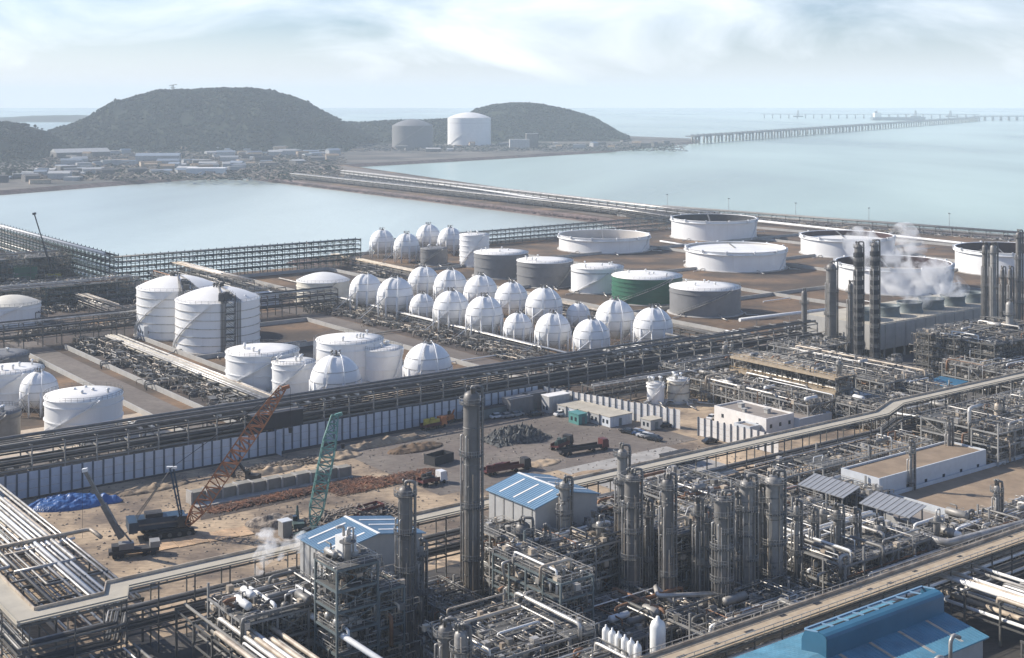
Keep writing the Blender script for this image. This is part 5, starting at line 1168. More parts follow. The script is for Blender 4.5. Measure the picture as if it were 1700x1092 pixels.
# excavator-like orange machine
def machine(label, p, rot, m):
    t = T('excavator', label, 'excavator', p, rot)
    for y in (-1.1, 1.1): b = MB(); b.hexa([(-1.9, y - .3, 0), (1.9, y - .3, 0), (1.9, y + .3, 0), (-1.9, y + .3, 0), (-1.6, y - .3, .8), (1.6, y - .3, .8), (1.6, y + .3, .8), (-1.6, y + .3, .8)]); b.build('track', 'tyre', t)
    b = MB(); b.box(-2.0, 1.2, -1.2, 1.2, .9, 2.0); b.build('body', m, t); b = MB(); b.box(.2, 1.4, .1, 1.1, 2.0, 3.0); b.build('cab', 'glass', t)
    b = MB(); b.beam((1.2, -.2, 1.6), (3.6, -.2, 4.2), .4, .6); b.beam((3.6, -.2, 4.2), (5.2, -.2, 1.8), .3, .4); b.build('arm', m, t); b = MB(); b.hexa([(4.7, -.7, .8), (5.6, -.7, .8), (5.6, .3, .8), (4.7, .3, .8), (5.0, -.7, 1.9), (5.4, -.7, 1.9), (5.4, .3, 1.9), (5.0, .3, 1.9)]); b.build('bucket', 'dark', t)
machine('orange excavator near the fence shade', G(745, 700), ROT + .4, 'orange')
machine('small dark excavator standing on the concrete trench', G(418, 800), ROT + 2.2, 'dark')
machine('small green drill machine near the green boom', G(495, 880), ROT + 1.2, 'steel_green')

def scatter(name, label, pts_fn, n, m, szr, seed, kind='stuff', long=0):
    rr = random.Random(seed); b = MB(); o = None
    for k in range(n):
        p = pts_fn(rr); o = o or Vector((p[0], p[1], 0)); x, y, z = p[0] - o.x, p[1] - o.y, p[2]; s = rr.uniform(*szr); a = rr.uniform(0, 3.14)
        if long: l = s * long; dx, dy = math.cos(a) * l, math.sin(a) * l; b.beam((x - dx, y - dy, z + s * .3), (x + dx, y + dy, z + s * .3 + rr.uniform(-.4, .8) * s), s * .35, s * .25)
        else:
            i0 = len(b.v); pr = [(0, 0, 1), (1, 0, .2), (.2, 1, .3), (-.9, .3, .1), (-.1, -1, .2)]
            for q in pr: j = rr.uniform(.6, 1.2); b.v.append((x + (q[0] * math.cos(a) - q[1] * math.sin(a)) * s * j, y + (q[0] * math.sin(a) + q[1] * math.cos(a)) * s * j, z + q[2] * s * .7 * j - .05))
            for f in ((0, 1, 2), (0, 2, 3), (0, 3, 4), (0, 4, 1)): b.f.append(tuple(i0 + c for c in f)); b.m.append(0); b.sm.append(False)
    return b.build(name, m, None, o, kind=kind, label=label, category='debris')
def linefn(p, q, wd, z=.2):
    def f(rr):
        k = rr.random(); o = W(p[0] + (q[0] - p[0]) * k + rr.uniform(-wd, wd), p[1] + (q[1] - p[1]) * k + rr.uniform(-2, 2)); return (o.x, o.y, z)
    return f
scatter('pipe_clutter', 'grey valves and small piping crowding the causeway racks', linefn((718, 715), (765, 1390), 20), 4200, 'steel', (.6, 1.8), 91, long=1.6)
scatter('pipe_clutter', 'pale valves and small piping among the causeway racks', linefn((718, 715), (765, 1390), 20, .6), 1300, 'pipe_silver', (.5, 1.4), 92, long=1.6)
scatter('pipe_clutter', 'grey piping strip behind the sea wall', linefn((752, 800), (800, 420), 9), 1500, 'pipe_silver', (.5, 1.3), 93, long=1.5)
rp = random.Random(55)
for i in range(34):
    u0, w0 = rp.choice([(rp.uniform(392, 640), rp.uniform(348, 430)), (rp.uniform(392, 720), rp.uniform(432, 685)), (rp.uniform(198, 266), rp.uniform(352, 500)), (rp.uniform(304, 354), rp.uniform(352, 600))]); l = rp.uniform(10, 26); ax = rp.random() < .5
    p = MB(); p.path([(0, 0, .2), (0, 0, .8), (l if ax else 0, 0 if ax else l, .8), (l if ax else 0, 0 if ax else l, .1)], rp.uniform(.2, .4), 6)
    t_ = T('ground_pipe', 'short pale pipe lying across a tank bay near the ground', 'pipe', W(u0, w0), ROT, 'short pipes on the tank farm ground'); p.build('pipe', rp.choice(['pipe_silver', 'pipe_cream', 'pipe_white']), t_)

# ---------------------------------------------------------------- cranes
def lattice(b, p, q, w0, w1, bay=1.6, ct=.16, lt=.09, up=Vector((0, 1, 0))):
    p, q = Vector(p), Vector(q); d = (q - p); Ln = d.length; d.normalize(); a = d.cross(up).normalized(); c = d.cross(a).normalized(); n = max(3, int(Ln / bay)); prev = None
    for k in range(n + 1):
        f = k / n; wv = w0 * .35 + (w0 - w0 * .35) * min(1, f / .12) if f < .12 else (w0 if f < .75 else w0 + (w1 - w0) * (f - .75) / .25); m = p.lerp(q, f)
        C_ = [m + a * s1 * wv / 2 + c * s2 * wv / 2 for s1, s2 in ((-1, -1), (1, -1), (1, 1), (-1, 1))]
        for j in range(4): b.beam(C_[j], C_[(j + 1) % 4], lt)
        if prev:
            for j in range(4): b.beam(prev[j], C_[j], ct); b.beam(prev[j], C_[(j + 1) % 4] if k % 2 else C_[j - 1], lt)
        prev = C_
def crawler(label, p, rot, bodym, boomm, tip, foot, w0, mast, s=1.0, lt=.12):
    t = T('crawler_crane', label, 'crane', p, 0); c_, s_ = math.cos(rot), math.sin(rot)
    def X(x, y, z): return Vector((x * c_ - y * s_, x * s_ + y * c_, z)) * s
    def bx(x0, x1, y0, y1, z0, z1): b = MB(); b.hexa([X(x0, y0, z0), X(x1, y0, z0), X(x1, y1, z0), X(x0, y1, z0), X(x0, y0, z1), X(x1, y0, z1), X(x1, y1, z1), X(x0, y1, z1)]); return b
    for y in (-2.9, 1.9):
        b = MB(); pr = [(-4.6, .5), (-4.2, 0), (4.2, 0), (4.6, .5), (4.3, 1.2), (-4.3, 1.2)]
        b.rings([[X(x, y, z) for x, z in pr], [X(x, y + 1.0, z) for x, z in pr]], smooth=False); tr = b.build('track', 'tyre', t)
        for k in range(5): q = MB(); x = -3.4 + k * 1.7; q.rings([[X(x + .4 * math.cos(a * .785), y - .06, .6 + .4 * math.sin(a * .785)) for a in range(8)], [X(x + .4 * math.cos(a * .785), y + 1.06, .6 + .4 * math.sin(a * .785)) for a in range(8)]], smooth=False); q.build('roller', 'steel', tr)
    bx(-2, 2, -1.9, 1.9, .9, 1.5).build('turntable', 'dark', t)
    bx(-5.5, 3.0, -1.5, 1.5, 1.6, 3.6).build('engine_house', bodym, t); bx(-5.2, 2.6, -1.52, -1.46, 2.4, 2.7).build('stripe', 'pipe_grey', t)
    bx(1.4, 3.4, -2.6, -1.52, 1.7, 3.7).build('cab', 'glass', t); bx(-7.0, -5.5, -2.4, 2.4, 1.5, 3.4).build('counterweight', bodym, t)
    bx(-4, -1, -1.2, 1.2, 3.6, 4.3).build('winch', 'dark', t)
    b = MB(); lattice(b, foot, tip, w0, w0 * .5, 1.7, .2, lt); b.build('boom', boomm, t)
    F_, T_ = Vector(foot), Vector(tip); b = MB(); b.beam(T_, T_ + Vector((1.6, 0, .5)), .7, .7); b.build('boom_head', boomm, t)
    if mast:
        M = Vector(mast); b = MB(); b.beam(F_ + Vector((-1.2, -.7, .3)), M + Vector((-.3, -.3, 0)), .3); b.beam(F_ + Vector((-1.2, .7, .3)), M + Vector((.3, .3, 0)), .3)
        for k in range(5): f = .15 + k * .17; b.beam((F_ + Vector((-1.2, -.7, .3))).lerp(M, f), (F_ + Vector((-1.2, .7, .3))).lerp(M, f), .14)
        b.build('mast', bodym, t); b = MB(); b.beam(M + Vector((-1.1, 0, 0)), M + Vector((1.1, 0, 0)), .6, .5); b.build('mast_head', 'pipe_white', t)
        b = MB()
        for y in (-1, -.4, .4, 1): b.beam(M + Vector((0, y * .3, 0)), X(-5.5, y, 3.6), .09)
        for y in (-.3, .3): b.beam(M + Vector((0, y, 0)), T_ + Vector((0, y, 0)), .06)
        b.build('pendant_cable', 'dark', t)
    b = MB(); H = T_ + Vector((1.8, 0, .2)); b.beam(H, Vector((H.x, H.y, max(3, T_.z * .75))), .06); b.build('hoist_cable', 'dark', t)
    b = MB(); hz = max(3, T_.z * .75); b.hexa([(H.x - .3, H.y - .2, hz - 1.2), (H.x + .3, H.y - .2, hz - 1.2), (H.x + .3, H.y + .2, hz - 1.2), (H.x - .3, H.y + .2, hz - 1.2), (H.x - .4, H.y - .3, hz), (H.x + .4, H.y - .3, hz), (H.x + .4, H.y + .3, hz), (H.x - .4, H.y + .3, hz)]); b.build('hook_block', 'dark', t)
    return t
pc = G(278, 886)
def rel(x, y, D, p): s = D / F; return ((x - 850) * s - p.x, D - p.y, CH - (y - HY) * s)
f_ = rel(308, 848, pc.y, pc); crawler('dark blue crawler crane with long rusty orange lattice boom', pc, ROT - .25, 'crane_blue', 'rust_boom', rel(468, 645, pc.y - 6, pc), rel(312, 870, pc.y - 1, pc), 3.0, rel(285, 776, pc.y, pc), 1.2, .16)
pc = G(515, 893); crawler('crawler crane with upright green lattice boom behind the left blue-roofed shed', pc, ROT + .5, 'steel_green', 'boom_green', rel(556, 690, pc.y + 8, pc), rel(520, 872, pc.y, pc), 2.9, None, .6, .16)
b = MB()
def mobile():
    p = G(222, 922); t = T('mobile_crane', 'dark truck crane with slim grey telescopic boom leaning left', 'crane', p, 0); rt = ROT - .3; c_, s_ = math.cos(rt), math.sin(rt)
    def X(x, y, z): return Vector((x * c_ - y * s_, x * s_ + y * c_, z))
    def bx(x0, x1, y0, y1, z0, z1): b = MB(); b.hexa([X(x0, y0, z0), X(x1, y0, z0), X(x1, y1, z0), X(x0, y1, z0), X(x0, y0, z1), X(x1, y0, z1), X(x1, y1, z1), X(x0, y1, z1)]); return b
    bx(-5, 5, -1.3, 1.3, .9, 1.6).build('chassis', 'dark', t); bx(3.2, 5.2, -1.3, 1.3, 1.6, 2.8).build('cab', 'steel_light', t); bx(-3, 0, -1.1, 1.1, 1.7, 2.9).build('slewing_body', 'grey_tank', t); bx(-4.4, -3, -1.2, 1.2, 1.7, 2.6).build('counterweight', 'dark', t)
    for x in (-3.8, -2.4, 2.2, 3.8):
        for y in (-1.2, 1.0): q = MB(); q.rings([[X(x + .55 * math.cos(a * .628), y, .55 + .55 * math.sin(a * .628)) for a in range(10)], [X(x + .55 * math.cos(a * .628), y + .3, .55 + .55 * math.sin(a * .628)) for a in range(10)]], smooth=False); q.build('wheel', 'tyre', t)
    tip = Vector(rel(141, 781, p.y, p)); ft = Vector(rel(202, 893, p.y, p)); b = MB(); b.beam(ft, ft.lerp(tip, .5), 1.0, 1.1); b.beam(ft.lerp(tip, .5), tip, .6, .7); b.build('telescopic_boom', 'pipe_grey', t)
    b = MB(); b.beam(tip + Vector((-.5, 0, 0)), tip + Vector((.5, 0, .2)), .8, .7); b.build('boom_head', 'pipe_white', t)
    b = MB(); b.beam(tip + Vector((-.5, 0, 0)), tip + Vector((-.5, 0, -14)), .05); b.build('hoist_cable', 'dark', t)
    b = MB(); b.beam(ft.lerp(tip, .35), X(0, 0, 2.2), .3); b.build('luffing_ram', 'pipe_grey', t)
mobile()
def far_crane():
    p = G(88, 462); t = T('telescopic_crane', 'thin dark telescopic crane raised over the left shore rack', 'crane', p, 0); tip = Vector(rel(57, 355, p.y, p)); b = MB(); b.beam((0, 0, 2), Vector((0, 0, 2)).lerp(tip, .55), .9); b.beam(Vector((0, 0, 2)).lerp(tip, .55), tip, .5); b.build('boom', 'pipe_dark', t)
    b = MB(); b.beam(tip + Vector((-.8, 0, 0)), tip + Vector((.8, 0, .3)), 1.2); b.build('boom_head', 'pipe_dark', t)
    b = MB(); b.box(-4, 4, -1.3, 1.3, .8, 2.4); b.build('chassis', 'yellow', t)
    for x in (-2.8, 2.8):
        for y in (-1.2, 1.2): q = MB(); q.hlathe([(.6, -.2), (.6, .2)], 10, (x, y, .6), 'y'); q.build('wheel', 'tyre', t)
far_crane()

# ---------------------------------------------------------------- construction site
def heap(name, label, x, y, rx, ry, h, m, seed, cat='heap', sharp=.5, kind=None, n=30, rot=0, fq=.5):
    p = G(x, y); b = MB(); 
    for j in range(n + 1):
        for i in range(n + 1):
            X = -1 + 2 * i / n; Y = -1 + 2 * j / n; d_ = math.hypot(X, Y); z = max(0, 1 - d_ ** 1.6) ** .6 * h; q = noise.noise(Vector((X * rx * fq, Y * ry * fq, seed))); z *= 1 + sharp * q; z -= .2 if d_ > .95 else 0
            x_, y_ = X * rx, Y * ry; b.v.append((x_ + .3 * q, y_, z))
    for j in range(n):
        for i in range(n): a = j * (n + 1) + i; b.f.append((a, a + 1, a + n + 2, a + n + 1)); b.m.append(0); b.sm.append(name == 'tarp_heap' and False)
    o = b.build(name, m, None, p, label=label, category=cat); o.rotation_euler = (0, 0, rot)
    if kind: o['kind'] = kind
    return o
heap('tarp_heap', 'heap covered by wrinkled bright blue tarpaulin beside the fence', 112, 838, 9.5, 5.2, 2.3, 'tarp', 3, 'tarp heap', sharp=.3, rot=.35, n=44, fq=.9)
heap('tarp_heap', 'small crumpled blue tarpaulin right of the covered heap', 178, 832, 3.6, 2.6, 1.6, 'tarp', 8, 'tarp heap', sharp=1.2, rot=.2)
def region(u0, u1, w0, w1, z=0.05, pile=0): 
    def f(rr):
        u, v = rr.uniform(u0, u1), rr.uniform(w0, w1); p = W(u, v); zz = z
        if pile: cu, cw = (u0 + u1) / 2, (w0 + w1) / 2; zz += pile * max(0, 1 - ((u - cu) / (u1 - u0) * 2) ** 2 - ((v - cw) / (w1 - w0) * 2) ** 2)
        return (p.x, p.y, zz)
    return f
scatter('rubble', 'scattered stones and earth clods on the construction ground', region(90, 258, 226, 316), 3200, 'debris', (.12, .5), 5)
scatter('scrap_heap', 'dark tangled scrap heap in the middle of the yard', region(*[a + d_ for a, d_ in zip([GU(855, 728)[0]] * 2, (-9, 9))], *[a + d_ for a, d_ in zip([GU(855, 728)[1]] * 2, (-5, 5))], z=.1, pile=3.0), 900, 'scrap', (.4, 1.1), 6)
heap('scrap_mound', 'dark mound under the tangled scrap in the yard', 855, 730, 9, 5, 3.2, 'scrap', 12, 'heap', sharp=1.1, rot=.2, fq=1.2)
heap('spoil_heap', 'grey gravel heap between the green boom and the crane mats', 458, 870, 7, 4, 2.0, 'debris', 15, 'heap', sharp=.6)
heap('spoil_heap', 'brown earth mound in front of the maroon lorry', 1000, 790, 8, 4, 1.2, 'roof_brown', 16, 'heap', sharp=.5)
heap('spoil_heap', 'pale brown bank below the tall fence', 640, 735, 16, 3, 1.4, 'earth_pale', 17, 'heap', sharp=.8, rot=.65)
heap('spoil_heap', 'dark earth mound left of the tallest stack', 690, 745, 9, 4, 1.2, 'earth', 18, 'heap', sharp=.8, rot=.65)
for k, (x, y, rx, ry, h) in enumerate([(250, 812, 10, 3, .9), (450, 782, 9, 3, 1.0), (560, 760, 8, 3, 1.1), (900, 770, 6, 3, .7)]):
    heap('spoil_heap', ['low sandy ridge behind the orange boom', 'sandy ridge above the concrete trench', 'sandy ridge right of the green boom', 'low sandy ridge beside the black flatbed'][k], x, y, rx, ry, h, 'earth_pale', 30 + k, 'heap', sharp=.9, rot=.65)
# concrete trench wall with counterforts
def trench():
    a, c = GU(318, 838), GU(585, 792); t = T('trench_wall', 'long concrete retaining wall in bays with pale sandy top', 'concrete wall', W(a[0], a[1]), ROT); Ln = c[0] - a[0]
    n = 11
    for k in range(n):
        x = Ln * k / n; b = MB(); y = (c[1] - a[1]) * k / n; b.box(x + .05, x + Ln / n - .05, y, y + 2.6, 0, 2.7 + .2 * (k % 2)); b.build('wall_bay', 'trench_conc', t)
        b = MB(); b.box(x - .25, x + .2, y - .35, y + 2.7, 0, 3.0); b.build('joint_rib', 'concrete', t)
    b = MB(); b.box(0, Ln, -3.5, -.4, .05, .35); b.build('footing_slab', 'concrete', t)
trench()
a, c = GU(330, 850), GU(600, 800)
scatter('rebar', 'rusty orange reinforcement steel lying along the concrete wall', region(a[0] + 2, c[0] + 4, a[1] - 3.5, a[1] + .8, .15, .45), 1300, 'rust', (.18, .45), 7, long=3)
a = GU(330, 862); sheet('rust_ground', [(a[0], a[1] - 1), (a[0] + 30, a[1] - .5), (a[0] + 34, a[1] + 3), (a[0] + 2, a[1] + 3.5)], .075, 'earth_dark')
a = GU(650, 800); scatter('rebar', 'rusty steel bars scattered left of the tallest stack', region(a[0] - 16, a[0] + 14, a[1] - 3, a[1] + 4, .15, .5), 900, 'rust', (.18, .45), 8, long=3)
a = GU(455, 780); scatter('formwork', 'dark and yellow boards strewn behind the concrete wall', region(a[0] - 12, a[0] + 14, a[1] - 1, a[1] + 4, .2, .6), 300, 'debris', (.3, .7), 9, long=2)
a = GU(560, 870); scatter('construction_debris', 'jumble of beams and crates behind the left blue-roofed shed', region(a[0] - 12, a[0] + 16, a[1] - 3, a[1] + 6, .2, 1.6), 500, 'debris', (.3, .9), 10, long=2.2)
a = GU(700, 690); scatter('construction_debris', 'dark stacked materials in the fence shadow', region(a[0] - 14, a[0] + 12, a[1] - 3, a[1] + 2, .2, 1.0), 300, 'scrap', (.3, .9), 11, long=2)
# crane mats
for k in range(9):
    o0 = GU(190, 926, 0); o = (o0[0] + k * 3.3, o0[1] + (k % 2) * .25 - k * .35); t = MB(); t.box(0, 3.2, -1, 5.0, .08, .2); x = t.build('crane_mat', 'plate_tan', None, W(o[0], o[1]), label='tan crane mat lying on the ground in front of the blue crawler crane', category='crane mat', group='tan mats laid in a row'); x.rotation_euler = (0, 0, ROT - .08)

# pebbly clutter of white bottles
def bottle(x, y, r, h, lab, grp=None, z=0):
    u = GU(x, y, h); p = W(*u); t = T('gas_cylinder', lab, 'gas cylinder', p, ROT, grp)
    b = MB(); b.lathe([(r * .9, 0), (r, .3), (r, h - r), (r * .8, h - r * .45), (r * .3, h - r * .1), (r * .22, h + .3), (.02, h + .35)], 18); b.build('shell', 'pipe_white', t)
    b = MB(); b.lathe([(r * 1.04, h * .3), (r * 1.04, h * .33)], 18); b.build('band', 'steel_light', t)
for k in range(6): bottle(1006 + k * 10.5, 1040 + k * 5.5, .62, 12, 'tall white gas cylinder standing in the close row at the bottom edge', 'row of white gas cylinders')
bottle(1092, 1026, 1.25, 12.5, 'single larger white cylinder with rounded top beside the row')
def near_vessel():
    t = T('process_vessel', 'pale domed vessel with ladder and bent pipes in front of the deep blue roof', 'vessel', W(161, 112), ROT)
    b = MB(); b.lathe([(2.0, 0), (2.0, 13.2), (1.8, 14.1), (1.2, 14.8), (.5, 15.1), (.02, 15.2)], 28); b.build('shell', 'column_pale', t)
    b = MB(); b.path([(-1.2, 0, 14.2), (-1.2, 0, 16.5), (-2.6, 0, 16.5), (-2.6, 0, 9)], .42, 12); b.build('pipe', 'pipe_silver', t)
    b = MB(); b.path([(.8, 0, 14.6), (.8, 0, 18.2), (1.6, 0, 18.9), (3.0, 0, 18.2)], .28, 10); b.build('pipe', 'pipe_silver', t)
    b = MB(); b.arc_strip(2.05, 3.1, 12.6, 12.75, 0, 6.283, 20); b.build('platform', 'grating', t)
    b = MB(); rail_ring(b, 3.1, 12.75, 1.1, 18); b.build('handrail', 'pipe_silver', t)
    b = MB(); b.beam((3.2, -.4, 0), (3.2, -.4, 15), .08); b.beam((3.2, .3, 0), (3.2, .3, 15), .08); [b.beam((3.2, -.4, z * .5), (3.2, .3, z * .5), .06) for z in range(30)]; b.build('ladder', 'steel_light', t)
    b = MB(); [b.lathe([(.12, 0), (.12, .9), (.3, .95), (.3, 1.2), (.04, 1.3)], 8, .9 * math.cos(a), .9 * math.sin(a), 14.3) for a in (0, 1, 2, 3, 4.2, 5.3)]; b.build('relief_valve', 'pipe_grey', t)
near_vessel()
dc = T('dark_cabin', 'dark grey cabin hung on the long rack beside the fence kink', 'cabin', W(156, 321), ROT)
b = MB(); b.box(0, 15, 0, 3.5, 6.2, 10.4); b.build('wall', 'dark', dc); b = MB(); b.box(-.3, 15.3, -.3, 3.8, 10.4, 10.6); b.build('roof', 'dark_grey_tank', dc)
b = MB(); [b.beam((x, y, 0), (x, y, 6.2), .3) for x in (1, 14) for y in (.4, 3.2)]; b.build('post', 'steel', dc)

# ---------------------------------------------------------------- far shore: buildings, pylon, pier, ship
def farb(name, label, p, X, Y, h, wm, rm, rot, gable=True, group='buildings on the far shore'):
    t = T(name, label, 'building', p, rot, group)
    b = MB(); b.box(-X / 2, X / 2, -Y / 2, Y / 2, 0, h); b.build('wall', wm, t)
    b = MB()
    if gable: r_ = Y * .16; P = [(-X / 2 - .5, -Y / 2 - .5, h), (X / 2 + .5, -Y / 2 - .5, h), (X / 2 + .5, Y / 2 + .5, h), (-X / 2 - .5, Y / 2 + .5, h), (-X / 2 - .5, 0, h + r_), (X / 2 + .5, 0, h + r_)]; b.v = P; b.f = [(0, 1, 5, 4), (2, 3, 4, 5), (1, 2, 5), (3, 0, 4), (3, 2, 1, 0)]; b.m = [0] * 5; b.sm = [False] * 5
    else: b.box(-X / 2 - .3, X / 2 + .3, -Y / 2 - .3, Y / 2 + .3, h, h + .6)
    b.build('roof', rm, t); return t
cmb = [('hall_white', 'hall_white', 'white'), ('hall_grey', 'hall_white', 'grey-walled white-roofed'), ('hall_white', 'hall_blue', 'blue-roofed'), ('hall_grey', 'hall_grey', 'dark grey'), ('pad_cream', 'roof_brown', 'brown-roofed')]
protos = {}
rr = random.Random(77)
for k in range(190):
    if k < 150: x = rr.uniform(90, 560); y = rr.uniform(248, 291) if x < 400 else rr.uniform(240, 276)
    elif k < 174: x = rr.uniform(560, 1130); y = rr.uniform(241, 255) - (x - 560) * .012
    else: x = rr.uniform(-60, 130); y = rr.uniform(285, 308)
    c = rr.randrange(5); wm, rm, cn = cmb[c]; g = rr.random() < .6; kind = 'shed' if g else 'block'
    p = G(x, y); key = (c, g)
    lab = 'small %s %s on the far shore' % (cn, 'pitched-roof shed' if g else 'flat block')
    sc_ = (rr.uniform(.35, 1.1), rr.uniform(.35, .9), rr.uniform(.4, 1.1))
    if key not in protos: protos[key] = farb('far_building', lab, p, 26, 16, 7, wm, rm, rr.uniform(-.3, .9), g, 'buildings on the far shore, ' + cn + (' sheds' if g else ' blocks')); protos[key].scale = sc_
    else: dup(protos[key], p, rr.uniform(-.3, .9), scale=sc_)
farb('waterside_building', 'white building at the water edge of the far basin shore', G(343, 287), 42, 18, 9, 'hall_white', 'hall_white', .05, False, None) if False else None
wb = farb('waterside_building', 'white building standing at the water edge of the basin', G(343, 290), 46, 18, 8, 'wall_white', 'white_roof', .05, False, 'waterside')
farb('long_shed', 'long pale blue shed on the far shore below the big hill', G(263, 268), 62, 22, 9, 'hall_white', 'hall_blue', .1, True, 'long sheds')
farb('long_shed', 'pitched white hall at the foot of the left hill, the left one', G(115, 262), 48, 34, 9, 'hall_grey', 'hall_white', .6, True, 'long sheds')
farb('long_shed', 'pitched white hall at the foot of the left hill, the right one', G(152, 261), 48, 34, 9, 'hall_grey', 'hall_white', .6, True, 'long sheds')
farb('long_shed', 'very long low pale shed under the big hill', G(330, 250), 130, 20, 9, 'hall_blue', 'hall_blue', .05, True, 'long sheds')
farb('far_block', 'tall grey plant block beside the far white tank', G(883, 245), 22, 18, 26, 'hall_grey', 'hall_white', .1, False, 'plant blocks')
farb('far_block', 'stepped white plant block beside the far white tank', G(862, 246), 36, 18, 16, 'hall_white', 'hall_white', .1, False, 'plant blocks')
scatter('shore_greenery', 'dark bushes and trees filling gaps on the far shore', lambda r: (lambda q: (q.x, q.y, 0))(G(r.uniform(-40, 560), r.uniform(240, 298))), 5200, 'forest', (1.8, 4.5), 81)
scatter('shore_greenery', 'bushes along the bank before the far tanks', lambda r: (lambda q: (q.x, q.y, 0))(G(r.uniform(560, 1120), r.uniform(238, 250))), 1600, 'forest', (1.5, 4), 82)
scatter('shore_clutter', 'grey-brown mass of small plant and stored materials on the far shore', lambda r: (lambda q: (q.x, q.y, 0))(G(r.uniform(60, 570), r.uniform(244, 300))), 2600, 'debris', (1.5, 5), 84, long=1.5)
scatter('shore_clutter', 'pale mass of small sheds and pipes on the far bank before the tanks', lambda r: (lambda q: (q.x, q.y, 0))(G(r.uniform(560, 1140), r.uniform(240, 252))), 1000, 'pipe_grey', (1.5, 4), 85, long=1.8)
ca = W(700, 800); scatter('shore_rocks', 'reddish rocks on the causeway bank', lambda r: (lambda f, q: (W(680 + 20 * f, 790 + 600 * f).x + r.uniform(-3, 3), W(680 + 20 * f, 790 + 600 * f).y, -2))(r.random(), 0), 1500, 'rock_red', (.6, 1.6), 83)
def pylon():
    p = Vector(((287 - 850) * 2650 / F, 2650, 96)); t = T('hilltop_mast', 'thin lattice mast with flat top on the big hill', 'mast', p); b = MB(); lattice(b, (0, 0, 0), (0, 0, 22), 4, 2, 4, .5, .35); b.build('mast', 'steel', t); b = MB(); b.beam((-7, 0, 21), (8, 0, 23), 1.2); b.beam((-5, 0, 17), (5, 0, 17), .8); b.build('crossarm', 'steel', t)
pylon()
def trestle(label, a, c, n, dz=13.0, wd=16, pipes=True, name='pier', bump_=None):
    a, c = Vector(a), Vector(c); a.z = c.z = 0; t = T(name, label, 'pier', a); d_ = c - a; dr = d_.normalized(); nr = Vector((-dr.y, dr.x, 0))
    def pt(f, s, z): q = d_ * f + nr * s; return Vector((q.x, q.y, z))
    b = MB(); b.hexa([pt(0, -wd / 2, dz - 2), pt(1, -wd / 2, dz - 2), pt(1, wd / 2, dz - 2), pt(0, wd / 2, dz - 2), pt(0, -wd / 2, dz), pt(1, -wd / 2, dz), pt(1, wd / 2, dz), pt(0, wd / 2, dz)]); b.build('deck', 'steel_light', t)
    for k in range(n):
        f = (k + .5) / n; q = MB(); 
        for s in (-.4, 0, .4): q.tube(pt(f, s * wd, -5), pt(f, s * wd, dz - 2), 2.4, 8)
        q.beam(pt(f, -wd / 2, dz - 3), pt(f, wd / 2, dz - 3), 3, 2); q.build('pile_bent', 'steel_light', t)
    if pipes:
        b = MB(); [b.tube(pt(0, s, dz + 1.5), pt(1, s, dz + 1.5), .6, 6) for s in (-6, -4, -2)]; b.build('pipe', 'pipe_grey', t)
        b = MB(); m_ = n * 2
        for k in range(m_): b.beam(pt(k / m_, -7, dz), pt(k / m_, -7, dz + 3.5), .5); b.beam(pt(k / m_, -7, dz + 3.5), pt(k / m_, -1, dz + 3.5), .5)
        b.build('pipe_support', 'steel', t)
    return t
trestle('long concrete pier striding out to sea on piles', G(1145, 239, -4), G(1625, 201, -4), 46, 13, 20)
trestle('right arm of the far jetty reaching the picture edge', G(1615, 200, -4), G(1800, 199.5, -4), 14, 14)
trestle('left arm of the far jetty with widely spaced piles', G(1262, 196, -4), G(1625, 197, -4), 26, 16, 14, False)
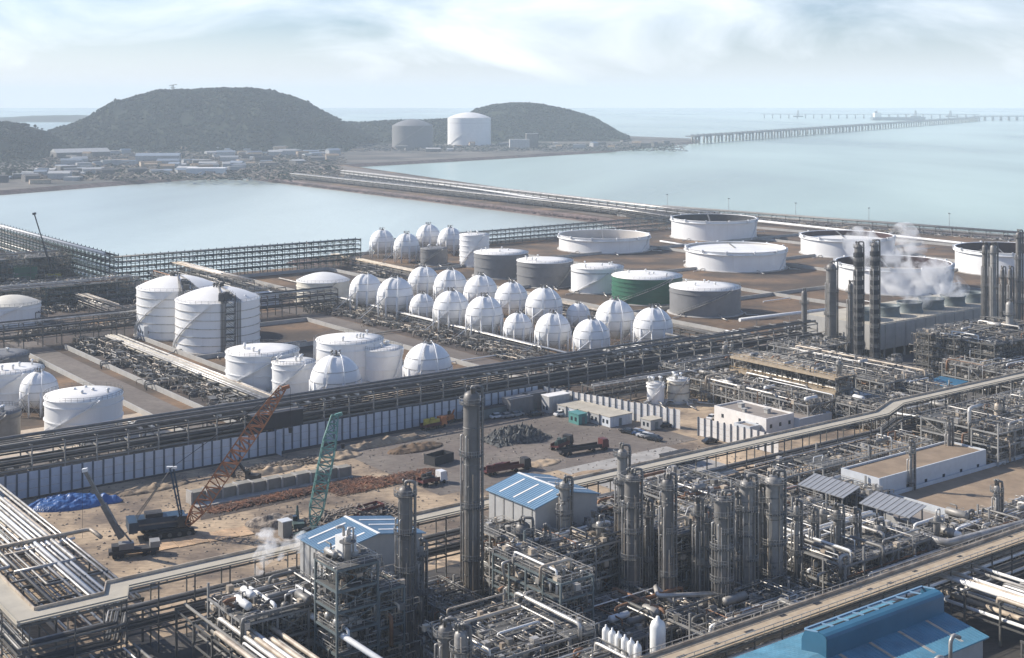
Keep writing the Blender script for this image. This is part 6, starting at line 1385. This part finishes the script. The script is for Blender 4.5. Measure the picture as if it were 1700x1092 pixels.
def ship(label, x, y, Ln, hm, rot):
    t = T('ship', label, 'ship', G(x, y, -4), rot); b = MB(); Wd = Ln * .15
    ring = lambda z, k: [(-Ln / 2, -Wd / 2 * k, z), (Ln * .36, -Wd / 2 * k, z), (Ln * .5 + (2 if z > 0 else -6), 0, z), (Ln * .36, Wd / 2 * k, z), (-Ln / 2, Wd / 2 * k, z)]
    b.rings([ring(0, .9), ring(13, 1)], smooth=False); b.build('hull', hm, t)
    b = MB(); b.box(-Ln * .46, -Ln * .34, -Wd * .4, Wd * .4, 13, 31); b.box(-Ln * .45, -Ln * .37, -Wd * .5, Wd * .5, 27, 30); b.build('superstructure', 'pipe_white', t)
    b = MB(); b.beam((-Ln * .4, 0, 31), (-Ln * .4, 0, 44), 1.8); b.box(-Ln * .44, -Ln * .41, -3, 3, 31, 38); b.build('funnel', 'steel', t)
    b = MB(); [b.beam((x_, 0, 13), (x_, 0, 24), 1.0) for x_ in (-Ln * .15, 0, Ln * .15, Ln * .3)]; b.build('deck_mast', 'steel_light', t)
ship('pale ship moored at the far jetty with white superstructure', 1492, 199.5, 230, 'steel_blue', .06)
for i, x in enumerate((1325, 1520, 1578)):
    t = T('loading_arm', ['loading towers on the left jetty arm', 'loading tower right of the ship', 'slim tower near the jetty corner'][i], 'loading arm', G(x, 199, 0) + Vector((0, 0, 12))); b = MB(); lattice(b, (0, 0, 0), (0, 0, 26), 6, 3, 5, 1, .7); b.build('tower', 'steel_light', t); b = MB(); b.box(-20, 20, -5, 5, 0, 5); b.build('platform', 'steel_light', t)

# ---------------------------------------------------------------- haze: one closed box round the scene, sky outside
hb = MB(); hb.box(-12500, 12500, -400, 12000, -7, 170); hz_ = hb.build('haze', 'white')
hz_.data.materials.clear(); m = bpy.data.materials.new('haze'); m.use_nodes = True; t = m.node_tree; t.nodes.clear()
out = N(t, 'ShaderNodeOutputMaterial'); pv = N(t, 'ShaderNodeVolumePrincipled'); pv.inputs['Color'].default_value = (0.80, 0.91, 1.0, 1); pv.inputs['Density'].default_value = 0.00014; pv.inputs['Anisotropy'].default_value = 0.0
L(t, pv.outputs[0], out.inputs['Volume']); hz_.data.materials.append(m); hz_['kind'] = 'stuff'; hz_['label'] = 'thin bluish sea haze over the whole plant'; hz_['category'] = 'haze'
